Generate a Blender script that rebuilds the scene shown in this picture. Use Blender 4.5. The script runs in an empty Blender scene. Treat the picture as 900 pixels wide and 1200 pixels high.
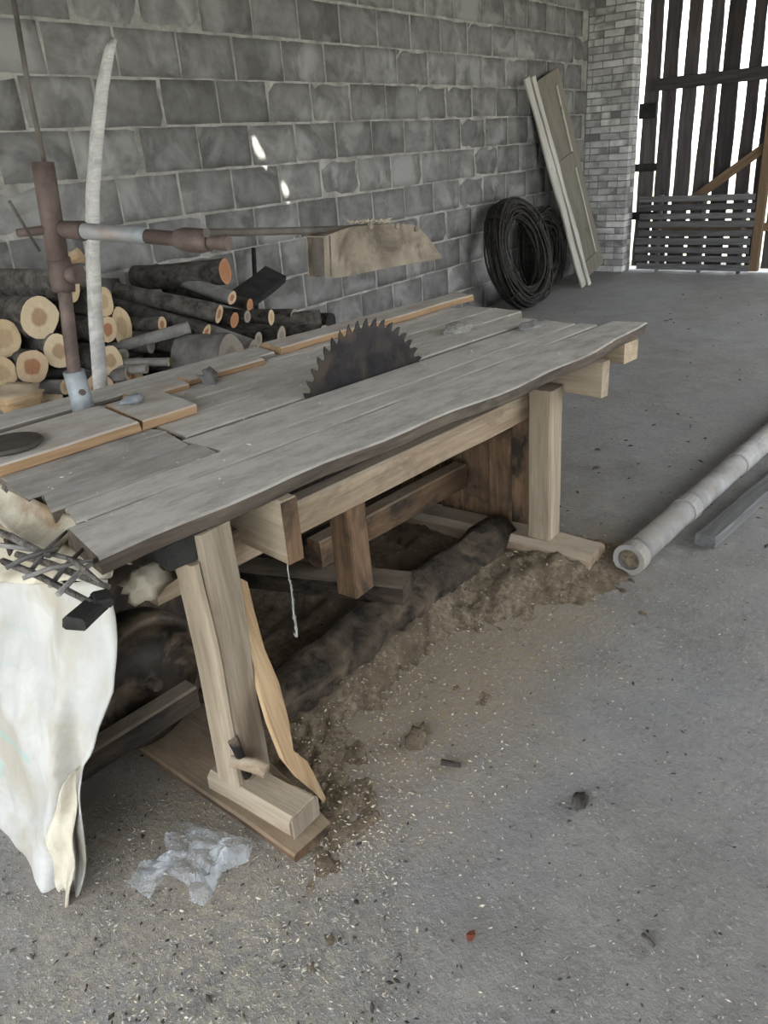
import bpy, math, random
from mathutils import Vector, Matrix, noise
random.seed(7)
SC = bpy.context.scene
COL = SC.collection
rnd = random.uniform

# ---------------------------------------------------------------- camera
F, CAMH = 915.0, 1.6
RX = Vector((0.5923442, -0.37489153, 0.71315124))     # world axes seen in camera axes (right, down, forward)
RY = Vector((-0.80273771, -0.19897196, 0.56215863))
RZ = Vector((-0.0688514, -0.9054648, -0.41879945))
cam_d = bpy.data.cameras.new('camera'); cam = bpy.data.objects.new('camera', cam_d); COL.objects.link(cam)
cam_d.sensor_fit = 'VERTICAL'; cam_d.sensor_height = 36; cam_d.sensor_width = 27; cam_d.lens = F / 1200 * 36
cam_d.clip_start = .02
cam.matrix_world = Matrix(((RX[0], -RX[1], -RX[2], 0), (RY[0], -RY[1], -RY[2], 0), (RZ[0], -RZ[1], -RZ[2], CAMH), (0, 0, 0, 1)))
SC.camera = cam

# ---------------------------------------------------------------- sky, sun, exposure
SC.view_settings.view_transform = 'Standard'; SC.view_settings.look = 'None'
SC.view_settings.gamma = 1; SC.view_settings.use_curve_mapping = False
SC.view_settings.exposure = 2.6
SC.cycles.use_denoising = True
SC.cycles.max_bounces = 10; SC.cycles.diffuse_bounces = 6; SC.cycles.transparent_max_bounces = 16
world = bpy.data.worlds.new('sky'); SC.world = world; world.use_nodes = True
bg = world.node_tree.nodes['Background']; bg.inputs[0].default_value = (.91, .955, 1, 1); bg.inputs[1].default_value = 1.0
SUN_DIR = Vector((.22, .45, -.86)).normalized()
sun_d = bpy.data.lights.new('sun', 'SUN'); sun_d.energy = 6.0; sun_d.angle = .0092; sun_d.color = (1, .95, .86)
sun = bpy.data.objects.new('sun', sun_d); COL.objects.link(sun); sun.rotation_euler = SUN_DIR.to_track_quat('-Z', 'Y').to_euler()
sun.location = (0, 0, 12)

# ---------------------------------------------------------------- pixel helpers
CAM = Vector((0, 0, CAMH))
def ray(px, py):
    c = Vector((px - 450, py - 600, F)); return Vector((RX.dot(c), RY.dot(c), RZ.dot(c)))
def atz(px, py, z=0.0):
    r = ray(px, py); return CAM + r * ((z - CAMH) / r.z)
def aty(px, py, y):
    r = ray(px, py); return CAM + r * (y / r.y)
def atx(px, py, x):
    r = ray(px, py); return CAM + r * (x / r.x)
def pxsize(p):                                         # metres per pixel at a world point
    v = Vector(p) - CAM; fw = Vector((RX[2], RY[2], RZ[2])); return v.dot(fw) / F

# ---------------------------------------------------------------- materials
def new_mat(name):
    m = bpy.data.materials.new(name); m.use_nodes = True
    nt = m.node_tree; return m, nt, nt.nodes, nt.links, nt.nodes['Principled BSDF']
def mixc(nt, fac, a, b, mode='MIX'):
    n = nt.nodes.new('ShaderNodeMix'); n.data_type = 'RGBA'; n.blend_type = mode; n.clamp_factor = True
    for idx, val in ((0, fac), (6, a), (7, b)):
        s = n.inputs[idx]
        if hasattr(val, 'is_output'): nt.links.new(val, s)
        elif idx == 0: s.default_value = val
        else: s.default_value = (*val, 1)
    return n.outputs[2]
def math_(nt, op, a, b=0.0, c=0.0):
    n = nt.nodes.new('ShaderNodeMath'); n.operation = op
    for s, v in zip(n.inputs, (a, b, c)):
        if hasattr(v, 'is_output'): nt.links.new(v, s)
        else: s.default_value = v
    return n.outputs[0]
def ramp(nt, fac, lo, hi):
    n = nt.nodes.new('ShaderNodeMapRange'); nt.links.new(fac, n.inputs[0]); n.inputs[1].default_value = lo; n.inputs[2].default_value = hi
    return n.outputs[0]
def coords(nt, scale, kind='Object', rand=True):
    tc = nt.nodes.new('ShaderNodeTexCoord'); out = tc.outputs[kind]
    if rand:
        oi = nt.nodes.new('ShaderNodeObjectInfo')
        k = math_(nt, 'MULTIPLY', oi.outputs['Random'], 37.0)
        a = nt.nodes.new('ShaderNodeVectorMath'); a.operation = 'ADD'
        nt.links.new(out, a.inputs[0]); nt.links.new(k, a.inputs[1]); out = a.outputs[0]
    m = nt.nodes.new('ShaderNodeVectorMath'); m.operation = 'MULTIPLY'; nt.links.new(out, m.inputs[0]); m.inputs[1].default_value = scale
    return m.outputs[0]
def nz(nt, vec, scale=1.0, detail=4, rough=.6, dist=0):
    n = nt.nodes.new('ShaderNodeTexNoise'); nt.links.new(vec, n.inputs['Vector'])
    n.inputs['Scale'].default_value = scale; n.inputs['Detail'].default_value = detail; n.inputs['Roughness'].default_value = rough; n.inputs['Distortion'].default_value = dist
    return n.outputs['Fac']
def bump(nt, bs, h, strength=.3, dist=.01):
    n = nt.nodes.new('ShaderNodeBump'); nt.links.new(h, n.inputs['Height']); n.inputs['Strength'].default_value = strength; n.inputs['Distance'].default_value = dist
    nt.links.new(n.outputs[0], bs.inputs['Normal'])
def objrand(nt): return nt.nodes.new('ShaderNodeObjectInfo').outputs['Random']

def wood(name, c1, c2, dust=None, dust_amt=.8, stain=None, stain_lo=.5, stain_hi=.62, rough=.85, vary=.25, grainscale=1.0):
    m, nt, N, L, bs = new_mat(name)
    g1 = nz(nt, coords(nt, (1.3 * grainscale, 14 * grainscale, 14 * grainscale)), 1.6, 5, .62, .6)
    g2 = nz(nt, coords(nt, (5, 110, 110)), 1.0, 3, .6)
    col = mixc(nt, ramp(nt, g1, .32, .68), c1, c2)
    col = mixc(nt, math_(nt, 'MULTIPLY', ramp(nt, g2, .35, .7), .35), col, tuple(x * .5 for x in c1))
    r = math_(nt, 'MULTIPLY_ADD', objrand(nt), vary, 1 - vary)
    rr = nt.nodes.new('ShaderNodeCombineColor'); [L.new(r, rr.inputs[i]) for i in range(3)]
    col = mixc(nt, 1.0, col, rr.outputs[0], 'MULTIPLY')
    if stain:
        s = nz(nt, coords(nt, (3.5, 6, 6)), 1.2, 5, .65, .4)
        col = mixc(nt, ramp(nt, s, stain_lo, stain_hi), col, stain)
    if dust:
        ge = N.new('ShaderNodeNewGeometry'); sp = N.new('ShaderNodeSeparateXYZ'); L.new(ge.outputs['Normal'], sp.inputs[0])
        up = ramp(nt, sp.outputs[2], .45, .85)
        dn = ramp(nt, nz(nt, coords(nt, (5, 12, 12)), 1.5, 6, .7), .28, .62)
        fac = math_(nt, 'MULTIPLY', up, math_(nt, 'MULTIPLY_ADD', dn, dust_amt * .6, dust_amt * .4))
        col = mixc(nt, fac, col, dust)
    L.new(col, bs.inputs['Base Color']); bs.inputs['Roughness'].default_value = rough; bs.inputs['Specular IOR Level'].default_value = .25
    bump(nt, bs, math_(nt, 'ADD', g2, math_(nt, 'MULTIPLY', g1, 1.5)), .35, .004)
    return m
def rough_mat(name, c1, c2, scale=6, bumpst=.4, bdist=.01, rough=.9, metal=0, vary=.2, detail=6, c3=None, lo=.35, hi=.65, spec=.3, s3=2.0):
    m, nt, N, L, bs = new_mat(name)
    v = coords(nt, (1, 1, 1)); g = nz(nt, v, scale, detail, .65, .3)
    col = mixc(nt, ramp(nt, g, lo, hi), c1, c2)
    if c3: col = mixc(nt, ramp(nt, nz(nt, v, s3, 4, .6, .5), .5, .64), col, c3)
    if vary:
        r = math_(nt, 'MULTIPLY_ADD', objrand(nt), vary, 1 - vary / 2)
        rr = N.new('ShaderNodeCombineColor'); [L.new(r, rr.inputs[i]) for i in range(3)]
        col = mixc(nt, 1.0, col, rr.outputs[0], 'MULTIPLY')
    L.new(col, bs.inputs['Base Color']); bs.inputs['Roughness'].default_value = rough; bs.inputs['Metallic'].default_value = metal; bs.inputs['Specular IOR Level'].default_value = spec
    bump(nt, bs, math_(nt, 'ADD', g, nz(nt, v, scale * 7, 4, .7)), bumpst, bdist)
    return m

M = {}
M['top'] = wood('weathered dusty board', (.17, .145, .12), (.34, .30, .25), dust=(.60, .58, .54), dust_amt=1.05, stain=(.07, .06, .05), stain_lo=.66, stain_hi=.78)
M['topfront'] = wood('weathered board with sooty edge', (.06, .048, .04), (.19, .155, .12), dust=(.60, .58, .54), dust_amt=1.1, stain=(.04, .035, .03), stain_lo=.6, stain_hi=.75)
M['legwood'] = wood('greyed leg wood', (.23, .185, .135), (.40, .34, .265), dust=(.44, .38, .29), dust_amt=.6, stain=(.15, .11, .08), stain_lo=.55, stain_hi=.75)
M['topdark'] = wood('oily weathered board', (.11, .095, .08), (.24, .215, .18), dust=(.52, .505, .475), dust_amt=.85, stain=(.03, .027, .025), stain_lo=.52, stain_hi=.66)
M['fresh'] = wood('fresh sawn wood', (.40, .26, .14), (.62, .46, .28), dust=(.50, .44, .35), dust_amt=.75, vary=.15)
M['raised'] = wood('raw sided board', (.30, .19, .10), (.46, .31, .18), dust=(.58, .565, .53), dust_amt=1.0, vary=.15)
M['beam'] = wood('aged sawn beam', (.30, .22, .145), (.54, .44, .32), dust=(.46, .41, .33), dust_amt=.7, stain=(.17, .12, .085), stain_lo=.52, stain_hi=.72, vary=.2)
M['pale'] = wood('pale sapwood beam', (.31, .25, .18), (.50, .42, .315), dust=(.44, .38, .29), dust_amt=.6, stain=(.25, .18, .12), stain_lo=.58, stain_hi=.76)
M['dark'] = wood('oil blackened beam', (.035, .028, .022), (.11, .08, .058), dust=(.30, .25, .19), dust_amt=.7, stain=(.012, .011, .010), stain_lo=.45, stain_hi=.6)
M['brown'] = wood('oil stained brown board', (.14, .085, .05), (.29, .185, .11), dust=(.38, .30, .21), dust_amt=.7, stain=(.04, .03, .022), stain_lo=.42, stain_hi=.62)
M['grey_gate'] = wood('grey gate plank', (.06, .052, .055), (.14, .122, .12), dust=None, vary=.5)
M['gate_brace'] = wood('brown gate brace', (.15, .10, .06), (.26, .18, .11), vary=.2)
M['pallet'] = wood('weathered grey slat', (.10, .10, .10), (.22, .22, .22), vary=.4)
M['paint'] = wood('peeling cream paint', (.46, .44, .38), (.60, .58, .52), stain=(.25, .21, .15), stain_lo=.62, stain_hi=.7, vary=.1)
M['door_paint'] = wood('dull grey beige paint', (.17, .155, .12), (.25, .23, .185), stain=(.11, .09, .065), stain_lo=.6, stain_hi=.75, vary=.05)
M['stick'] = wood('peeled white stick', (.42, .41, .39), (.68, .67, .64), stain=(.28, .26, .23), stain_lo=.6, stain_hi=.8, vary=.05)
M['block'] = rough_mat('concrete block', (.115, .112, .108), (.21, .207, .20), 5, .5, .006, vary=.35, c3=(.26, .258, .25), s3=3.0)
M['mortar'] = rough_mat('light mortar', (.17, .165, .15), (.44, .425, .39), 7, .5, .01, vary=0, lo=.3, hi=.7)
M['brick'] = rough_mat('pale sand lime brick', (.42, .415, .40), (.62, .615, .60), 8, .5, .006, vary=.5, c3=(.22, .215, .21))
M['brick_mortar'] = rough_mat('grey brick mortar', (.16, .155, .15), (.26, .255, .25), 9, .4, .006, vary=0)
M['plaster'] = rough_mat('grey plaster', (.20, .19, .18), (.30, .29, .28), 2, .3, .01, vary=0)
M['roof'] = wood('dark roof boards', (.10, .085, .07), (.17, .14, .11), vary=.1)
M['bark'] = rough_mat('grey brown bark', (.06, .052, .045), (.36, .33, .30), 16, 1.0, .03, vary=.5, lo=.3, hi=.7)
M['bark_dark'] = rough_mat('dark smooth bark', (.03, .027, .024), (.15, .135, .12), 14, .7, .015, vary=.6)
M['bark_grey'] = rough_mat('grey smooth bark', (.13, .125, .12), (.25, .24, .23), 10, .5, .01, vary=.4)
M['rust'] = rough_mat('brown rusty pipe', (.075, .054, .048), (.15, .112, .10), 10, .4, .004, rough=.65, metal=.2, vary=.1, c3=(.07, .05, .045))
M['galv'] = rough_mat('blue grey steel', (.22, .25, .27), (.38, .41, .43), 14, .3, .003, rough=.6, metal=.3, vary=.1, c3=(.20, .15, .12))
M['steel'] = rough_mat('dark greasy blade steel', (.012, .011, .013), (.035, .03, .032), 9, .3, .003, rough=.5, metal=.5, vary=0, c3=(.065, .05, .04), s3=5.0)
M['castiron'] = rough_mat('greasy brown iron', (.014, .012, .010), (.05, .038, .03), 6, .5, .006, rough=.6, metal=.3, vary=0, c3=(.13, .095, .065), s3=7.0)
M['guard'] = rough_mat('dusty guard sheet', (.17, .145, .11), (.30, .26, .205), 9, .2, .003, vary=0, c3=(.11, .09, .07), s3=6.0)
M['iron'] = rough_mat('dark strap iron', (.06, .052, .045), (.13, .115, .10), 8, .3, .004, rough=.7, vary=.1)
M['sill'] = rough_mat('grimy rough sill', (.022, .018, .015), (.17, .13, .092), 15, 1.0, .03, vary=0, lo=.35, hi=.75, c3=(.24, .185, .125), s3=4.0)
M['black'] = rough_mat('sooty black', (.012, .012, .012), (.03, .029, .028), 12, .5, .01, vary=.3)
M['wire'] = rough_mat('black wire', (.012, .011, .010), (.05, .045, .04), 20, .3, .004, rough=.7, vary=.5)
M['floorpipe'] = rough_mat('dusty grey pipe', (.22, .215, .205), (.36, .355, .345), 9, .4, .005, vary=.1, c3=(.30, .275, .245), s3=7.0)
M['sack'] = rough_mat('woven white sacking', (.36, .36, .345), (.50, .497, .475), 3.5, .25, .01, rough=.75, vary=0, lo=.3, hi=.6, c3=(.37, .345, .29), s3=3.2)
M['sackin'] = rough_mat('soiled beige sacking', (.36, .325, .25), (.58, .545, .45), 5, .3, .01, rough=.8, vary=.05, c3=(.26, .19, .12), s3=4.0)
def print_on_sack():                                      # pale teal letters printed on the sack, laid out in its UV map
    nt = M['sack'].node_tree; bs = nt.nodes['Principled BSDF']; src = bs.inputs['Base Color'].links[0].from_socket
    sp = nt.nodes.new('ShaderNodeSeparateXYZ'); nt.links.new(nt.nodes.new('ShaderNodeTexCoord').outputs['UV'], sp.inputs[0])
    n = nz(nt, coords(nt, (1, 1, 1)), 30, 4, .7)
    def band(px0, px1, py0, py1, slant=0.0):
        u0, u1 = (px0 + 100) / 250, (px1 + 100) / 250; v0, v1 = (py0 - 672) / 384, (py1 - 672) / 384
        v = math_(nt, 'SUBTRACT', sp.outputs[1], math_(nt, 'MULTIPLY', math_(nt, 'SUBTRACT', sp.outputs[0], u0), slant))
        a = math_(nt, 'COMPARE', sp.outputs[0], (u0 + u1) / 2, (u1 - u0) / 2); b = math_(nt, 'COMPARE', v, (v0 + v1) / 2, (v1 - v0) / 2)
        return math_(nt, 'MULTIPLY', a, b)
    f = band(-40, 8, 885, 908)
    for q in ((2, 48, 848, 856, .32), (-30, 0, 832, 842, 0), (-40, 40, 720, 724, .1), (-40, 46, 760, 764, .1)): f = math_(nt, 'MAXIMUM', f, math_(nt, 'MULTIPLY', band(*q), 1 if q[2] > 800 else .35))
    f = math_(nt, 'MULTIPLY', f, math_(nt, 'MULTIPLY', ramp(nt, n, .3, .6), .55))
    nt.links.new(mixc(nt, f, src, (.22, .44, .42)), bs.inputs['Base Color'])
print_on_sack()
M['sawdust'] = rough_mat('sawdust', (.17, .127, .085), (.46, .37, .26), 46, 1.0, .014, vary=0, lo=.32, hi=.66, c3=(.22, .168, .115), s3=4.5, detail=8)
M['chip'] = rough_mat('pale wood chip', (.45, .37, .26), (.72, .66, .55), 30, .2, .003, vary=0)
M['chipgrey'] = rough_mat('grey crumb', (.20, .19, .175), (.44, .42, .38), 60, .2, .003, vary=0)
M['crumb'] = rough_mat('dark crumb', (.025, .022, .02), (.09, .08, .07), 30, .2, .003, vary=0)
M['leafm'] = rough_mat('dry red brown leaf', (.12, .035, .02), (.22, .07, .04), 30, .2, .003, vary=0)
M['web'] = rough_mat('dusty cobweb', (.22, .215, .20), (.38, .375, .36), 40, .2, .003, vary=0)
M['ground'] = rough_mat('pale yard ground', (.13, .13, .10), (.19, .185, .14), 1, .3, .01, vary=0)

def end_mat(name, sap, heart, frac, core=.6):                 # ringed cut face, radius read from the object's own y/z, size 1 at the rim
    m, nt, N, L, bs = new_mat(name)
    tc = N.new('ShaderNodeTexCoord'); sp = N.new('ShaderNodeSeparateXYZ'); L.new(tc.outputs['UV'], sp.inputs[0])
    x = math_(nt, 'SUBTRACT', sp.outputs[0], .5); y = math_(nt, 'SUBTRACT', sp.outputs[1], .5)
    r = math_(nt, 'MULTIPLY', math_(nt, 'SQRT', math_(nt, 'ADD', math_(nt, 'MULTIPLY', x, x), math_(nt, 'MULTIPLY', y, y))), 2)
    v = coords(nt, (1, 1, 1)); n = nz(nt, v, 16, 4, .6)
    rr = math_(nt, 'MULTIPLY_ADD', n, .35, r)
    col = mixc(nt, ramp(nt, rr, frac + .12, frac + .24), heart, sap)
    rings = math_(nt, 'SINE', math_(nt, 'MULTIPLY', rr, 60))
    col = mixc(nt, math_(nt, 'MULTIPLY', ramp(nt, rings, -.2, 1), .22), col, tuple(c * .6 for c in heart))
    col = mixc(nt, math_(nt, 'MULTIPLY', ramp(nt, nz(nt, v, 7, 3, .6), .45, .7), .35), col, tuple(c * .6 for c in sap))
    L.new(col, bs.inputs['Base Color']); bs.inputs['Roughness'].default_value = .9; bs.inputs['Specular IOR Level'].default_value = .2
    bump(nt, bs, n, .3, .004)
    return m
M['end_pale'] = end_mat('pale ringed log end', (.66, .54, .36), (.40, .27, .16), .42)
M['end_tan'] = end_mat('tan log end', (.58, .45, .28), (.46, .33, .20), .5)
M['end_orange'] = end_mat('orange log end', (.58, .44, .29), (.36, .17, .09), .5)
M['end_red'] = end_mat('red orange log end', (.46, .24, .13), (.40, .19, .10), .8)
M['end_grey'] = end_mat('grey log end', (.30, .27, .23), (.22, .18, .14), .5)

def concrete_mat():
    m, nt, N, L, bs = new_mat('dirty concrete floor')
    v = coords(nt, (1, 1, 1), rand=False)
    big = nz(nt, v, .8, 4, .55, .4); mid = nz(nt, v, 5, 6, .68, .2); fine = nz(nt, v, 38, 5, .75)
    col = mixc(nt, ramp(nt, big, .35, .65), (.235, .225, .21), (.275, .275, .285))
    col = mixc(nt, math_(nt, 'MULTIPLY', ramp(nt, mid, .42, .68), .6), col, (.35, .34, .32))
    col = mixc(nt, math_(nt, 'MULTIPLY', ramp(nt, nz(nt, v, 2.3, 6, .7, .5), .55, .75), .6), col, (.15, .14, .13))
    col = mixc(nt, math_(nt, 'MULTIPLY', ramp(nt, fine, .52, .72), .45), col, (.12, .11, .10))
    col = mixc(nt, math_(nt, 'MULTIPLY', ramp(nt, nz(nt, v, 55, 4, .7), .58, .70), .5), col, (.50, .47, .41))
    # spilled sawdust trodden into the concrete around the bench
    pos = N.new('ShaderNodeSeparateXYZ'); L.new(N.new('ShaderNodeTexCoord').outputs['Object'], pos.inputs[0])
    ex = math_(nt, 'DIVIDE', math_(nt, 'SUBTRACT', pos.outputs[0], 1.85), 1.35); ey = math_(nt, 'DIVIDE', math_(nt, 'SUBTRACT', pos.outputs[1], 1.40), .62)
    rad = math_(nt, 'SQRT', math_(nt, 'ADD', math_(nt, 'MULTIPLY', ex, ex), math_(nt, 'MULTIPLY', ey, ey)))
    rad = math_(nt, 'ADD', rad, math_(nt, 'MULTIPLY_ADD', nz(nt, v, 4.5, 6, .75), 1.3, -.65))
    sd = ramp(nt, rad, 1.15, .55)
    col = mixc(nt, math_(nt, 'MULTIPLY', sd, math_(nt, 'MULTIPLY_ADD', ramp(nt, nz(nt, v, 60, 4, .75), .38, .6), .7, .3)), col, (.34, .27, .185))
    ex = math_(nt, 'SUBTRACT', pos.outputs[0], .55); ey = math_(nt, 'SUBTRACT', pos.outputs[1], 1.05)
    rad2 = math_(nt, 'SQRT', math_(nt, 'ADD', math_(nt, 'MULTIPLY', ex, ex), math_(nt, 'MULTIPLY', ey, ey)))
    rad2 = math_(nt, 'ADD', rad2, math_(nt, 'MULTIPLY_ADD', nz(nt, v, 6, 6, .75), .9, -.45))
    col = mixc(nt, math_(nt, 'MULTIPLY', ramp(nt, rad2, .6, .2), math_(nt, 'MULTIPLY', ramp(nt, nz(nt, v, 34, 5, .75), .45, .58), .8)), col, (.40, .36, .29))
    L.new(col, bs.inputs['Base Color']); bs.inputs['Roughness'].default_value = .82; bs.inputs['Specular IOR Level'].default_value = .3
    bump(nt, bs, math_(nt, 'ADD', math_(nt, 'MULTIPLY', mid, 1.4), fine), .6, .014)
    return m
M['floor'] = concrete_mat()
def film_mat():
    m, nt, N, L, bs = new_mat('clear plastic film')
    out = N['Material Output']; tr = N.new('ShaderNodeBsdfTransparent'); mx = N.new('ShaderNodeMixShader')
    v = coords(nt, (1, 1, 1), rand=False)
    lw = N.new('ShaderNodeLayerWeight'); lw.inputs[0].default_value = .5
    fac = math_(nt, 'MULTIPLY_ADD', ramp(nt, nz(nt, v, 14, 4, .6), .4, .65), .34, .20)
    bs.inputs['Base Color'].default_value = (.55, .60, .65, 1); bs.inputs['Roughness'].default_value = .22
    L.new(fac, mx.inputs[0]); L.new(tr.outputs[0], mx.inputs[1]); L.new(bs.outputs[0], mx.inputs[2]); L.new(mx.outputs[0], out.inputs[0])
    bump(nt, bs, nz(nt, v, 30, 4, .6), .5, .01)
    return m
M['film'] = film_mat()

# ---------------------------------------------------------------- mesh helpers
def mesh(name, verts, faces, smooth=False):
    me = bpy.data.meshes.new(name); me.from_pydata([tuple(v) for v in verts], [], faces); me.validate()
    if smooth: me.shade_smooth()
    return me
def obj(name, me, mat=None, parent=None, loc=(0, 0, 0), rot=None):
    o = bpy.data.objects.new(name, me)
    if mat is not None and me is not None and not me.materials: me.materials.append(M[mat])
    COL.objects.link(o); o.location = loc
    if rot is not None:
        if isinstance(rot, Matrix): o.rotation_euler = rot.to_euler()
        else: o.rotation_euler = rot
    if parent: o.parent = parent
    return o
def tag(o, label, cat, group=None, kind=None):
    o['label'] = label
    if cat: o['category'] = cat
    if group: o['group'] = group
    if kind: o['kind'] = kind
    return o
def empty(name, loc=(0, 0, 0), rz=0):
    o = bpy.data.objects.new(name, None); COL.objects.link(o); o.location = loc; o.rotation_euler = (0, 0, rz); o.empty_display_size = .1
    return o
def frame(x):                                            # rotation matrix whose X is the given direction
    x = Vector(x).normalized(); up = Vector((0, 0, 1)) if abs(x.z) < .95 else Vector((0, 1, 0))
    y = up.cross(x).normalized(); z = x.cross(y)
    return Matrix((x, y, z)).transposed()
def plank_mesh(L, W, T, seg=10, wob=.003, ch=.006, edge=None, seed=None, ends=.0):
    """board along X with chamfered, uneven edges; edge(t) -> (dy_min, dy_max) shifts its two sides"""
    if seed is None: seed = rnd(0, 1000)
    V, Fc = [], []
    h, w = T / 2, W / 2; ch = min(ch, h * .5, w * .5)
    prof = [(-w, -h + ch), (-w, h - ch), (-w + ch, h), (w - ch, h), (w, h - ch), (w, -h + ch), (w - ch, -h), (-w + ch, -h)]
    for i in range(seg + 1):
        t = i / seg; x = -L / 2 + L * t
        e = edge(t) if edge else (0, 0)
        for j, (y, z) in enumerate(prof):
            n = noise.noise_vector(Vector((x * 3.1, y * 5 + seed, z * 5 + seed * .7)))
            dx = ends * noise.noise(Vector((y * 9 + seed, z * 9, t * 3))) if i in (0, seg) else 0
            V.append((x + dx, y + n.y * wob + (e[0] if y < 0 else e[1]), z + n.z * wob * .8))
    for i in range(seg):
        a, b = i * 8, (i + 1) * 8
        for j in range(8):
            k = (j + 1) % 8; Fc.append((a + j, a + k, b + k, b + j))
    Fc.append(tuple(range(7, -1, -1))); Fc.append(tuple(range(seg * 8, seg * 8 + 8)))
    me = mesh('plank', V, [tuple(reversed(f)) for f in Fc])
    return me
AX = {'u': Matrix.Identity(3), 'v': Matrix.Rotation(math.pi / 2, 3, 'Z'), 'z': Matrix.Rotation(-math.pi / 2, 3, 'Y')}
def board(name, x0, x1, y0, y1, z0, z1, mat, parent, axis='u', **k):
    d = (x1 - x0, y1 - y0, z1 - z0); c = ((x0 + x1) / 2, (y0 + y1) / 2, (z0 + z1) / 2)
    if axis == 'u': L, W, T = d
    elif axis == 'v': L, W, T = d[1], d[0], d[2]
    else: L, W, T = d[2], d[1], d[0]
    return obj(name, plank_mesh(L, W, T, **k), mat, parent, c, AX[axis])
def beam(name, p, q, W, T, mat, parent=None, roll=0, **k):
    p, q = Vector(p), Vector(q); R = frame(q - p) @ Matrix.Rotation(roll, 3, 'X')
    return obj(name, plank_mesh((q - p).length, W, T, **k), mat, parent, (p + q) / 2, R)
def tube_mesh(pts, rad, seg=12, cap=True, closed=False, wob=0, seed=0, uv=False):
    pts = [Vector(p) for p in pts]; n = len(pts); V, Fc = [], []
    if not hasattr(rad, '__len__'): rad = [rad] * n
    ref = None
    for i, p in enumerate(pts):
        a = pts[(i - 1) % n] if (closed or i > 0) else p; b = pts[(i + 1) % n] if (closed or i < n - 1) else p
        d = (b - a).normalized()
        if ref is None:
            ref = Vector((0, 0, 1)).cross(d)
            if ref.length < .1: ref = Vector((1, 0, 0))
        ref = (ref - d * ref.dot(d)).normalized(); s = d.cross(ref)
        for j in range(seg):
            an = 2 * math.pi * j / seg
            r = rad[i] * (1 + (wob * noise.noise(Vector((math.cos(an) * 1.3 + seed, math.sin(an) * 1.3, i * .35))) if wob else 0))
            V.append(p + (ref * math.cos(an) + s * math.sin(an)) * r)
    m = n if closed else n - 1
    for i in range(m):
        a, b = i * seg, ((i + 1) % n) * seg
        for j in range(seg):
            k = (j + 1) % seg; Fc.append((a + j, a + k, b + k, b + j))
    if cap and not closed:
        Fc.append(tuple(range(seg - 1, -1, -1))); Fc.append(tuple(range((n - 1) * seg, n * seg)))
    return V, Fc
def tube(name, pts, rad, mat, parent=None, smooth=True, **k):
    V, Fc = tube_mesh(pts, rad, **k); me = mesh(name, V, Fc, smooth)
    if smooth: 
        for p in me.polygons:
            if len(p.vertices) > 4: p.use_smooth = False
    return obj(name, me, mat, parent)
def join(parts):
    V, Fc = [], []
    for v, f in parts:
        o = len(V); V += list(v); Fc += [tuple(i + o for i in q) for q in f]
    return V, Fc
def boxvf(x0, x1, y0, y1, z0, z1):
    V = [(x, y, z) for x in (x0, x1) for y in (y0, y1) for z in (z0, z1)]
    return V, [(0, 1, 3, 2), (4, 6, 7, 5), (0, 4, 5, 1), (2, 3, 7, 6), (0, 2, 6, 4), (1, 5, 7, 3)]
def struct(name, vf, mat, label=None):
    o = obj(name, mesh(name, *vf), mat); o['kind'] = 'structure'
    if label: o['label'] = label
    return o

# ================================================================ THE ROOM
WY, WX, CZ = 4.3, 10.2, 3.62
XE, YE = -2.0, -2.6                                       # the shed is open to the yard at its near end (x < XE)
# floor
def fgrid(xs, ys, zf):
    V = [(x, y, zf(x, y)) for x in xs for y in ys]; n = len(ys)
    return V, [(i * n + j, (i + 1) * n + j, (i + 1) * n + j + 1, i * n + j + 1) for i in range(len(xs) - 1) for j in range(n - 1)]
def floor_z(x, y): return .004 * noise.noise(Vector((x * 1.7, y * 1.7, 0))) + .003 * noise.noise(Vector((x * 6, y * 6, 3))) - .004
xs = [-2.2 + .1 * i for i in range(128)]; ys = [-2.8 + .1 * i for i in range(73)]
fl = struct('floor', fgrid(xs, ys, floor_z), 'floor', 'dirty grey concrete floor littered with chips and sawdust')
fl.data.shade_smooth()
struct('ground', boxvf(-60, 70, -60, 60, -.3, -.06), 'ground', 'pale yard ground outside the building')

# block wall: recessed mortar bed with every block a piece of its own
wall = struct('wall_back', boxvf(XE, WX + .3, WY + .006, WY + .25, -.05, CZ), 'mortar', 'grey concrete block wall with pale mortar joints')
PW, PH = .4665, .2642
bmesh_bank = []
for k in range(10):
    V, Fc = [], []
    sd = k * 11.3
    nx, nzz = 6, 4; bw, bh = PW - .020, PH - .016
    for i in range(nx + 1):
        for j in range(nzz + 1):
            x = -bw / 2 + bw * i / nx; z = -bh / 2 + bh * j / nzz
            edge = i in (0, nx) or j in (0, nzz)
            n = noise.noise_vector(Vector((x * 8 + sd, z * 8, sd)))
            V.append((x + n.x * .006 * edge, (.004 if edge else 0) + n.y * .003, z + n.z * .006 * edge))
    m = nzz + 1
    for i in range(nx):
        for j in range(nzz): Fc.append((i * m + j, (i + 1) * m + j, (i + 1) * m + j + 1, i * m + j + 1))
    rim = [i * m for i in range(nx + 1)] + [nx * m + j for j in range(1, m)] + [i * m + nzz for i in range(nx - 1, -1, -1)] + [j for j in range(nzz - 1, 0, -1)]
    b0 = len(V)
    for r in rim: V.append((V[r][0], .06, V[r][2]))
    for a in range(len(rim)):
        b = (a + 1) % len(rim); Fc.append((rim[b], rim[a], b0 + a, b0 + b))
    me = mesh('block', V, Fc, True); me.materials.append(M['block']); bmesh_bank.append(me)
zline = 2.358
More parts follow.
